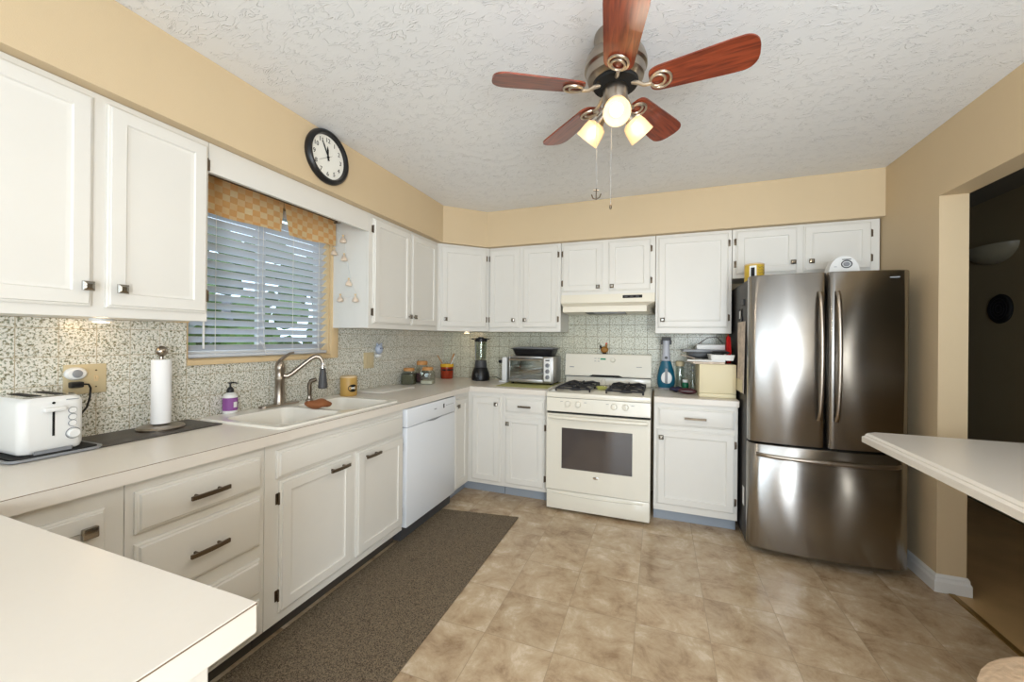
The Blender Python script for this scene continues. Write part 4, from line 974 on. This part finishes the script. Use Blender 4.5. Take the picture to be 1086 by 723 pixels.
# papers and towel hanging on the side of the fridge (plane x = 2.68)
t = thing('hanging_towel', 'printed cream towel hanging on the side of the refrigerator', 'towel', (FX0+.0035, 0, 0))
g = G(); N_ = 14
def wav(u, v): return -.006-.010*abs(math.sin(u*7+v*2))
ys = [-.735+.235*i/N_ for i in range(N_+1)]
R = []
for j in range(13):
    z = .975+.475*j/12; sh = .012*math.sin(j*.9)
    R.append([V((wav(i/N_, z), y*1.0+sh*(i/N_), z)) for i, y in enumerate(ys)]+[V((wav(i/N_, z)+.004, ys[i]+sh*(i/N_), z)) for i in range(N_, -1, -1)])
g.rings(R); g.obj('towel_cloth', 'pickle', t)
G().box(-.012, -.0005, -.63, -.60, 1.45, 1.485, .003).obj('magnet_clip', 'black', t)
g = G(); g.rings([[V((wav(i/N_, .98)-.0035, ys[i], z)) for i in range(N_+1)]+[V((wav(i/N_, .98)-.0025, ys[i], z)) for i in range(N_, -1, -1)] for z in (.98, 1.06)]); g.obj('hem_band', 'beigebox', t)
t = thing('fridge_magnet', 'small white and black picture magnet on the refrigerator side', 'magnet', (FX0+.0035, -.56, 1.50))
G().box(-.006, -.0005, -.045, .045, -.04, .04, .001).obj('magnet_frame', 'matteblack', t); G().box(-.0075, -.0062, -.020, .025, -.025, .028).obj('picture', 'paper', t)
t = thing('fridge_magnet', 'dark clip magnet high on the refrigerator side', 'magnet', (FX0+.0035, -.66, 1.58)); G().box(-.010, -.0005, -.03, .03, -.02, .02, .003).obj('clip', 'darkgrey', t)
t = thing('fridge_note', 'pale paper note low at the front of the refrigerator side', 'note', (FX0+.0035, -.69, .30)); G().box(-.0015, -.0004, -.025, .025, -.06, .06).obj('paper_sheet', 'paper', t)
t = thing('oven_mitt', 'bright red oven mitt hanging between cabinet and refrigerator', 'oven mitt', (2.640, -.30, 1.140))
g = G(); g.prism([(-.045, .0), (.045, 0), (.050, .10), (.045, .17), (.025, .215), (-.015, .22), (-.040, .18), (-.048, .10), (-.075, .12), (-.085, .09), (-.060, .05)], lambda p: V((-.012, p[0]*.8, p[1])), lambda p: V((.014, p[0]*.8, p[1]))); 
bmesh.ops.bevel(g.b, geom=g.b.edges[:], offset=.008, segments=3, affect='EDGES'); g.obj('mitt', 'redcloth', t)
G().tube([(0, 0, .215), (0, .006, .235), (0, .012, .2155)], .002, 6).obj('loop', 'redcloth', t)

# ---------------------------------------------------------------- right counter clutter
t = thing('hand_steamer', 'teal and grey handheld steamer standing beside the stove', 'steamer', (2.205, -.150, H+.0005))
g = G()
def egg(prof, m, name, ysc=.6):
    G().lathe(prof, (0, 0, 0), 30, sx=1, sy=ysc).obj(name, m, t)
egg([(.056, 0), (.060, .006), (.058, .014)], 'grey', 'foot')
egg([(.058, .0145), (.070, .05), (.071, .09), (.062, .15), (.046, .205), (.036, .235), (.001, .236)], 'teal', 'water_tank')
egg([(.036, .237), (.030, .30), (.026, .37), (.028, .405), (.001, .408)], mat('steamer_grey', srgb(176, 178, 186), .35), 'neck', .7)
g = G(); g.box(-.038, .038, -.030, .030, .408, .432, .008); g.box(-.042, -.028, -.025, .025, .37, .41, .005); g.box(.028, .042, -.025, .025, .37, .41, .005); g.obj('steam_head', 'darkgrey', t)
g = G(); g.sphere((0, 0, 0), .040, 1.05, .25, 1.35).xf(Matrix.Translation((.004, -.036, .095))); g.obj('clear_window', 'plastic', t)
G().box(-.008, .012, -.0535, -.046, .050, .175, .004).obj('grip', 'grey', t)
G().lathe([(.012, 0), (.010, .006), (.001, .007)], n=18, mx=Matrix.Translation((0, -.024, .262)) @ Matrix.Rotation(PI/2, 4, 'X')).obj('trigger_button', 'darkgrey', t)
t = thing('storage_box', 'cream storage box with lid line on the right counter', 'box', (2.540, -.385, H+.0005))
g = G().box(-.118, .118, -.155, .155, 0, .030, .004).obj('box_base', 'beigebox', t)
G().box(-.118, .118, -.155, .155, .0305, .238, .005).obj('box_body', 'beigebox', t)
bz = H+.239
def flat(name, label, cat, x, y, w, d, z0_, z1_, m, rot=0, bev=.002):
    o = G().box(-w/2, w/2, -d/2, d/2, 0, z1_-z0_, bev).obj(name, m, None, (x, y, z0_), rot); return tag(o, label, cat)
flat('magazine', 'folded pale magazine at the bottom of the pile on the cream box', 'magazine', 2.470, -.40, .21, .26, bz+.0005, bz+.014, 'pickle', .12)
flat('magazine', 'grey magazine second from the bottom on the cream box', 'magazine', 2.480, -.38, .25, .22, bz+.0145, bz+.026, 'paper', -.1)
t = thing('paper_carton', 'small open white carton of black cables on the cream box', 'carton', (2.575, -.405, bz+.0265), 0)
G().rings([[V((x, y, z)) for x, y in rrect(-a_, a_, -b_, b_, .006, 2)] for a_, b_, z in ((.070, .10, 0), (.078, .108, .040), (.074, .104, .040), (.067, .097, .004))]).obj('carton', 'paper', t)
g = G(); rn = random.Random(5)
for k in range(5): g.tube([(rn.uniform(-.055, .055), rn.uniform(-.07, .07), .040+rn.uniform(.005, .02)) for _ in range(9)], .0055, 6)
cb = g.obj('cable_coil', 'black', None, (2.575, -.405, bz+.0265)); tag(cb, 'tangle of black cables in the white carton', 'cables')
flat('notebook', 'grey notebook lying across the pile behind the carton', 'notebook', 2.475, -.20, .30, .16, bz+.078, bz+.098, 'grey', .05)
flat('folder', 'black folder under the grey notebook behind the carton', 'folder', 2.500, -.195, .27, .15, bz+.0265, bz+.0775, 'black', .02)
flat('white_case', 'white flat case topmost on the pile over the cream box', 'case', 2.525, -.20, .20, .14, bz+.0985, bz+.137, 'paper', 0, .006)
t = thing('folded_flyer', 'leaning pale flyer at the left end of the box pile', 'flyer', (2.360, -.30, bz+.042)); G().box(-.05, .05, -.08, .08, 0, .004).xf(Matrix.Rotation(.25, 4, 'Y')).obj('flyer_sheet', 'pickle', t)
t = thing('green_bottle', 'small green bottle with white cap behind the sunglasses', 'bottle', (2.352, -.17, H+.0005))
G().lathe([(.022, 0), (.025, .004), (.025, .055), (.020, .064)], (0, 0, 0), 24).obj('bottle_body', 'green', t); G().lathe([(.020, .0642), (.022, .066), (.022, .088), (.001, .090)], (0, 0, 0), 24).obj('cap', 'paper', t)
t = thing('salt_shaker', 'glass shaker with cream lid behind the green bottle', 'shaker', (2.315, -.085, H+.0005))
G().lathe([(.030, 0), (.033, .004), (.033, .17), (.028, .19)], (0, 0, 0), 24).obj('jar_glass', 'jarglass', t); G().lathe([(.030, .1905), (.034, .193), (.034, .226), (.028, .232), (.001, .233)], (0, 0, 0), 24).obj('lid', 'plate', t)
for k, (x, y, h_) in enumerate(((2.402, -.20, .20), (2.398, -.30, .17))):
    tt = thing('glass_bottle', ('slim clear glass bottle left of the cream box, rear one', 'slim clear glass bottle left of the cream box, front one')[k], 'bottle', (x, y, H+.0005))
    G().lathe([(.012, 0), (.014, .004), (.014, h_*.6), (.006, h_*.75), (.006, h_)], (0, 0, 0), 18).obj('bottle_body', 'jarglass', tt); G().lathe([(.0075, h_+.0003), (.0075, h_+.014)], (0, 0, 0), 12).obj('cap', 'grey', tt)
t = thing('eyeglass_case', 'dark maroon eyeglass case on the right counter edge', 'case', (2.352, -.42, H+.0005), -.25)
G().sphere((0, 0, .024), .040, 1.7, .8, .58).obj('case_shell', 'maroon', t)
G().tube([(-.066, 0, .026), (-.03, -.0335, .026), (0, -.0345, .026), (.03, -.0335, .026), (.066, 0, .026)], .0022, 6).obj('zip', 'grey', t)
t = thing('cloth_pouch', 'dark navy cloth pouch beside the maroon case', 'pouch', (2.285, -.31, H+.0005), .3)
g = G().sphere((0, 0, .022), .038, 1.6, .9, .55)
for v in g.b.verts: v.co.z = max(0, v.co.z + .004*math.sin(v.co.x*120))
g.obj('pouch', 'navy', t)
t = thing('hanging_wire', 'brown wire looping along the backsplash behind the cream box', 'wire', (0, 0, 0)); G().tube([(2.42, -.02, 1.26), (2.47, -.02, 1.30), (2.53, -.02, 1.345), (2.60, -.02, 1.35), (2.64, -.02, 1.30)], .003, 6).obj('cable', 'maroon', t)

# ---------------------------------------------------------------- window dressing
t = thing('window_blind', 'white horizontal slat blind in the kitchen window', 'blind', (-.034, 0, 0))
by0, by1 = WY0+.010, WY1-.010
G().box(-.028, .026, by0, by1, WZ1-.055, WZ1-.008, .003).obj('head_rail', 'slat', t)
zz = 1.262; k = 0; first = None
while zz < WZ1-.07:
    if first is None:
        g = G(); a = math.radians(37); R = []
        for y in (by0, by1):
            top_, bot_ = [], []
            for i in range(7):
                u = -1+2*i/6; crown = .0022*(1-u*u)
                for lst, o_ in ((top_, .0008+crown), (bot_, -.0008+crown)):
                    px, pz = u*.0245, o_
                    lst.append(V((px*math.cos(a)-pz*math.sin(a), y, px*math.sin(a)+pz*math.cos(a))))
            R.append(top_+bot_[::-1])
        g.rings(R); first = g.obj('slat', 'slat', t, (0, 0, zz))
    else:
        c = first.copy(); C.objects.link(c); c.location = (0, 0, zz)
    zz += .0435; k += 1
G().box(-.012, .026, by0, by1, 1.214, 1.232, .004).obj('bottom_rail', 'slat', t)
for y in (-2.30, -2.07, -1.84, -1.64):
    g = G(); g.tube([(.0275, y, 1.225), (.0275, y, WZ1-.05)], .0014, 5); g.obj('ladder_cord', 'plastic', t)
G().tube([(.034, -2.36, 1.26), (.033, -2.36, WZ1-.05)], .005, 8).obj('tilt_wand', 'plastic', t)
G().tube([(.036, -2.045, WZ1-.05), (.036, -2.05, 1.5), (.036, -2.035, 1.28), (.036, -2.02, 1.22), (.036, -2.06, 1.3)], .0014, 5).obj('pull_cord', 'plastic', t)
# rod and two valance halves
t = thing('curtain_rod', 'dark curtain rod above the kitchen window', 'curtain rod', (0, 0, 0))
G().tube([(.085, -2.46, 2.112), (.085, -1.562, 2.112)], .006, 10).obj('rod', 'pewter', t)
G().sphere((.085, -1.5622, 2.112), .0135, 1, 1, 1, 14).obj('finial', 'nickel', t)
for y in (-2.44, -1.585): G().box(.0225, .09, y-.006, y+.006, 2.096, 2.104).obj('bracket', 'pewter', t)
def valance(label, y0, y1, flare0, flare1, zb0, zb1):
    t = thing('curtain_valance', label, 'curtain', (.06, 0, 0), 0, 'gold checked valances at the window')
    g = G(); n = 26; R = []
    for j in range(10):
        v = j/9; row = []
        for i in range(n+1):
            u = i/n; ya = y0+flare0*v; yb = y1+flare1*v
            y = ya+(yb-ya)*u; z = 2.128-(2.128-(zb0+(zb1-zb0)*u))*v
            x = .008+.010*math.sin(u*9+v)*v+.030*v*(abs(2*u-1)**6)*.4
            row.append((x, y, z))
        R.append(row)
    vs = [[V((p[0]+.0, p[1], p[2])) for p in r] for r in R]; 
    f = [g.ring(r) for r in vs]; b_ = [g.ring([p+V((-.0016, 0, 0)) for p in r]) for r in vs]
    for a_, c_ in zip(f, f[1:]): g.bridge(a_, c_, False)
    for a_, c_ in zip(b_, b_[1:]): g.bridge(a_, c_, False)
    g.obj('valance_cloth', 'valance', t)
    g = G(); g.tube([(.025, y0+.002, 2.122), (.025, y1-.002, 2.122)], .012, 12, cap=False); g.obj('rod_pocket', 'valance', t)
valance('gold checked fabric valance covering the left half of the window top', -2.43, -1.972, 0, -.020, 1.925, 1.935)
valance('gold checked fabric valance covering the right half of the window top', -1.966, -1.575, .018, .0, 1.925, 1.945)
# shell string lights on the cabinet side
t = thing('string_lights', 'string of small frosted shell lights on the cabinet side by the window', 'string lights', (0, -1.5465, 0))
pts = [(.06, 2.05), (.131, 1.994), (.141, 1.865), (.165, 1.78), (.183, 1.70), (.24, 1.58), (.17, 1.60), (.111, 1.59)]
G().tube([(x, -.004, z) for x, z in pts], .0014, 5).obj('wire', 'plastic', t)
shell = mat('frosted_shell', srgb(244, 226, 206), .35, trans=.3)
sb = None
for x, z, r in ((.131, 1.985, .6), (.141, 1.860, .4), (.183, 1.690, 0), (.111, 1.585, -.4), (.240, 1.580, .3), (.055, 1.905, .2)):
    if sb is None:
        g = G().lathe([(.005, .020), (.008, .012), (.016, .002), (.022, -.012), (.020, -.020), (.010, -.023), (.001, -.024)], (0, -.024, 0), 18); sb = g.obj('shell_bulb', shell, t, (x, 0, z)); 
    else: c = sb.copy(); C.objects.link(c); c.location = (x, 0, z); 
    G().lathe([(.006, .021), (.007, .032), (.001, .034)], (x, -.024, z), 12).obj('socket', 'oak', t)

# ---------------------------------------------------------------- wall clock
t = thing('wall_clock', 'round black-rimmed wall clock on the soffit above the window', 'clock', (SOF+.0006, -1.960, 2.335), PI/2)
mxc = Matrix.Rotation(PI/2, 4, 'X'); CR = .150
G().rings([[mxc @ V((r*math.cos(2*PI*i/56), r*math.sin(2*PI*i/56), z)) for i in range(56)] for r, z in ((.118, .0), (CR-.004, .0), (CR, .010), (CR-.004, .026), (CR-.014, .034), (CR-.026, .032), (.119, .018))], cap=False, loop=True).obj('rim', 'black', t)
G().lathe([(.1185, .002), (.1185, .012), (.001, .0121)], n=56, mx=mxc).obj('dial', mat('clock_face', srgb(236, 234, 226), .6), t)
for k in range(1, 13):
    a = PI/2-k*PI/6; text('numeral', str(k), .034, 'matteblack', t, (.093*math.cos(a), -.0130, .093*math.sin(a)))
def hand(name, ang, L_, w_, y, tail=.02):
    g = G(); g.prism([(-w_*.5, -tail), (w_*.5, -tail), (w_, L_*.65), (0, L_), (-w_, L_*.65)], lambda p: V((p[0], y, p[1])), lambda p: V((p[0], y-.001, p[1])))
    g.xf(Matrix.Rotation(ang, 4, 'Y')); g.obj(name, 'matteblack', t)
hand('hour_hand', math.radians(-3), .062, .0065, -.0142); hand('minute_hand', math.radians(-27), .100, .0045, -.0156)
hand('second_hand', math.radians(240), .085, .0010, -.0170, .035)
G().lathe([(.006, .0122), (.006, .020), (.001, .020)], n=16, mx=mxc).obj('centre_cap', 'matteblack', t)

# ---------------------------------------------------------------- ceiling fan
FC = (1.982, -2.135)
t = thing('ceiling_fan', 'brushed nickel ceiling fan with five cherry blades and three lit lamps', 'ceiling fan', (FC[0], FC[1], 0))
G().lathe([(.001, ZC-.0005), (.080, ZC-.0005), (.082, ZC-.015), (.074, ZC-.050), (.066, ZC-.066), (.001, ZC-.066)], (0, 0, 0), 40).obj('canopy', 'nickel', t)
G().lathe([(.066, ZC-.0665), (.090, ZC-.070), (.108, ZC-.085), (.116, ZC-.110), (.116, ZC-.128), (.108, ZC-.135), (.110, ZC-.142), (.104, ZC-.165), (.086, ZC-.178), (.001, ZC-.178)], (0, 0, 0), 48).obj('motor_housing', 'nickel', t)
g = G(); g.lathe([(.084, 2.3005), (.082, 2.288), (.060, 2.282), (.001, 2.282)], (0, 0, 0), 40)
g.obj('bearing_ring', 'matteblack', t)
BZ = 2.272
b0 = None
def make_blade():
    h = bpy.data.objects.new('blade', None)
    # blade board along +X
    g = G(); out = []
    r0, r1, w0, w1 = .125, .470, .050, .066
    up_, dn_ = [], []
    n = 90
    for i in range(n+1):
        u = i/n; x = r0+(r1-r0)*u
        w_ = w0+(w1-w0)*min(1, u*1.3)
        e0 = min(1, u/.10); e1 = min(1, (1-u)/.14)
        w_ *= math.sqrt(max(0, 1-(1-e0)**2))*.45+.55 if u < .10 else 1
        w_ *= math.sqrt(max(0.0, 1-(1-e1)**2))*.75+.25 if u > .86 else 1
        up_.append((x, w_)); dn_.append((x, -w_))
    poly = up_+dn_[::-1]
    g.zprism(poly, -.003, .003)
    g.xf(Matrix.Rotation(math.radians(-14), 4, 'X'))
    bl = g.obj('blade', 'blade', t, (0, 0, BZ))
    rot = Matrix.Rotation(math.radians(-14), 4, 'X')
    g = G()
    g.tube([(.062, 0, .014), (.085, 0, .004), (.105, 0, -.010), (.132, 0, -.012)], [.008, .008, .007, .007], 10)
    for r, cx_ in ((.034, .164), (.024, .154)):
        g.tube([rot @ V((cx_+r*1.05*math.cos(2*PI*k/26), r*math.sin(2*PI*k/26), -.0085)) for k in range(26)], .0048, 8, closed=True)
    g.obj('blade_iron', mat('satin_iron', srgb(200, 186, 166), .3, .85), bl)
    for k in (-1, 1): G().sphere(rot @ V((.175, k*.012, -.006)), .0045, 1, 1, .6, 10).obj('screw', 'chrome', bl)
    return bl
b0 = make_blade()
for k in range(5):
    b = b0
    if k:
        b = copy_tree(b0, t)
    b.rotation_euler = (0, 0, math.radians(64+72*k))
G().lathe([(.044, 2.2815), (.046, 2.275), (.046, 2.225), (.040, 2.205), (.036, 2.170), (.026, 2.158), (.001, 2.155)], (0, 0, 0), 36).obj('switch_housing', 'nickel', t)
for k, ad in enumerate((279, 39, 159)):
    a = math.radians(ad); d_ = V((math.cos(a), math.sin(a), 0))
    ax = (d_*.72+V((0, 0, -.69))).normalized()
    st = d_*.034+V((0, 0, 2.205)); 
    neck = st+ax*.050
    g = G(); g.tube([st-d_*.01, st+ax*.02, neck], [.012, .013, .021], 16); sk = g.obj('lamp_socket', 'nickel', t)
    q = ax.to_track_quat('Z', 'Y').to_matrix().to_4x4(); mx = Matrix.Translation(neck) @ q
    R = [[mx @ V((r*math.cos(2*PI*i/36), r*math.sin(2*PI*i/36), z)) for i in range(36)] for r, z in ((.021, 0), (.038, .010), (.043, .030), (.048, .074), (.0455, .074), (.0405, .031), (.036, .013), (.018, .003))]
    G().rings(R, cap=False, loop=True).obj('lamp_shade', 'shade', sk)
    G().lathe([(.001, .006), (.012, .010), (.013, .020), (.021, .034), (.023, .046), (.016, .058), (.001, .062)], n=24, mx=mx).obj('bulb', 'bulb', sk)
    l = bpy.data.lights.new('fan_lamp', 'SPOT'); l.energy = 8; l.color = (1, .86, .66); l.shadow_soft_size = .035; l.spot_size = math.radians(165); l.spot_blend = .5
    lo = bpy.data.objects.new('fan_lamp', l); C.objects.link(lo); lo.parent = t; lo.matrix_local = Matrix.Translation(neck+ax*.084) @ (-ax).to_track_quat('Z', 'Y').to_matrix().to_4x4()
# pull chains
for x, y, ze, nm in ((1.914, -2.14, 1.905, 'anchor'), (1.971, -2.16, 1.832, 'bead')):
    g = G(); g.tube([(x-FC[0], y-FC[1], 2.18), (x-FC[0], y-FC[1], ze)], .0011, 5); ch = g.obj('pull_chain', 'chrome', t)
    X_, Y_ = x-FC[0], y-FC[1]
    g = G()
    if nm == 'anchor':
        g.tube([(X_, Y_, ze), (X_, Y_, ze-.040)], .0022, 6); g.tube([(X_-.018, Y_, ze-.022), (X_-.012, Y_, ze-.036), (X_, Y_, ze-.041), (X_+.012, Y_, ze-.036), (X_+.018, Y_, ze-.022)], .0024, 6)
        g.tube([(X_-.010, Y_, ze-.008), (X_+.010, Y_, ze-.008)], .0018, 6)
    else: g.lathe([(.001, 0), (.004, -.004), (.005, -.012), (.003, -.018), (.001, -.02)], (X_, Y_, ze), 10)
    g.obj('chain_charm', 'pewter', ch)
g = G(); g.tube([(-.044, 0, 2.215), (1.914-FC[0], -.005, 2.185)], .003, 6); g.obj('chain_outlet', 'nickel', t)

# ---------------------------------------------------------------- rug, ledge, stool, dining room
g = G(); g.prism([(.578, -3.6), (1.202, -3.6), (1.186, -.933), (.578, -1.018)], lambda p: V((p[0], p[1], .0008)), lambda p: V((p[0], p[1], .010)))
o = g.obj('floor_runner', 'rug', smooth=0); tag(o, 'dark brown woven runner rug along the left base cabinets', 'rug')
t = thing('breakfast_bar', 'white breakfast bar counter jutting in at the right edge of the room', 'counter')
lx, ly = 3.008, -1.4084; zb_ = .872; 
poly = lambda i_: [(lx+i_, -3.3), (lx+i_, ly-.045-i_*.4), (lx+.052+i_*.4, ly-i_), (4.30, ly-i_), (4.30, -3.3)]
g = G(); g.rings([[V((x, y, z)) for x, y in poly(i_)] for i_, z in ((.0, zb_), (0, .896), (.010, .902), (.010, .906), (.018, .914))]); g.obj('bar_top', 'counter', t, smooth=0)
G().box(3.10, 3.90, -3.25, -3.19, .0, zb_-.0008, .002).obj('support_panel', 'white', t)
t = thing('woven_stool', 'round woven seagrass stool at the bottom right corner', 'stool', (3.03, -2.70, 0))
G().lathe([(.10, .575), (.27, .580), (.292, .595), (.292, .612), (.27, .628), (.12, .634), (.001, .634)], (0, 0, 0), 44).obj('seat', 'wicker', t)
for k in range(4):
    a = PI/4+k*PI/2; G().tube([(.20*math.cos(a), .20*math.sin(a), .577), (.25*math.cos(a), .25*math.sin(a), .001)], [.018, .014], 10).obj('leg', 'cork', t)
t = thing('wall_sconce', 'half-bowl uplight sconce on the dark dining room wall', 'sconce', (DX-.0005, .585, 2.085))
g = G(); R = []
for i in range(9):
    v = i/8; r = .23*math.cos(v*PI/2*.98); z = -.14*math.sin(v*PI/2)
    R.append([V((-r*.55*math.sin(PI*k/18), r*math.cos(PI*k/18), z)) for k in range(19)])
g.rings(R); g.obj('bowl', mat('sconce_glass', srgb(140, 132, 112), .4), t)
t = thing('wall_plaque', 'round black plaque on the dark dining room wall', 'plaque', (DX-.0005, .518, 1.588))
G().lathe([(.112, 0), (.115, .010), (.105, .022), (.085, .018), (.001, .018)], n=40, mx=Matrix.Rotation(-PI/2, 4, 'Y')).obj('disc', 'matteblack', t)
for k in range(3):
    G().tube([(-.0195, (.03+.025*k)*math.cos(a), (.03+.025*k)*math.sin(a)) for a in [2*PI*i/24 for i in range(24)]], .002, 5, closed=True).obj('ring_relief', 'iron', t)
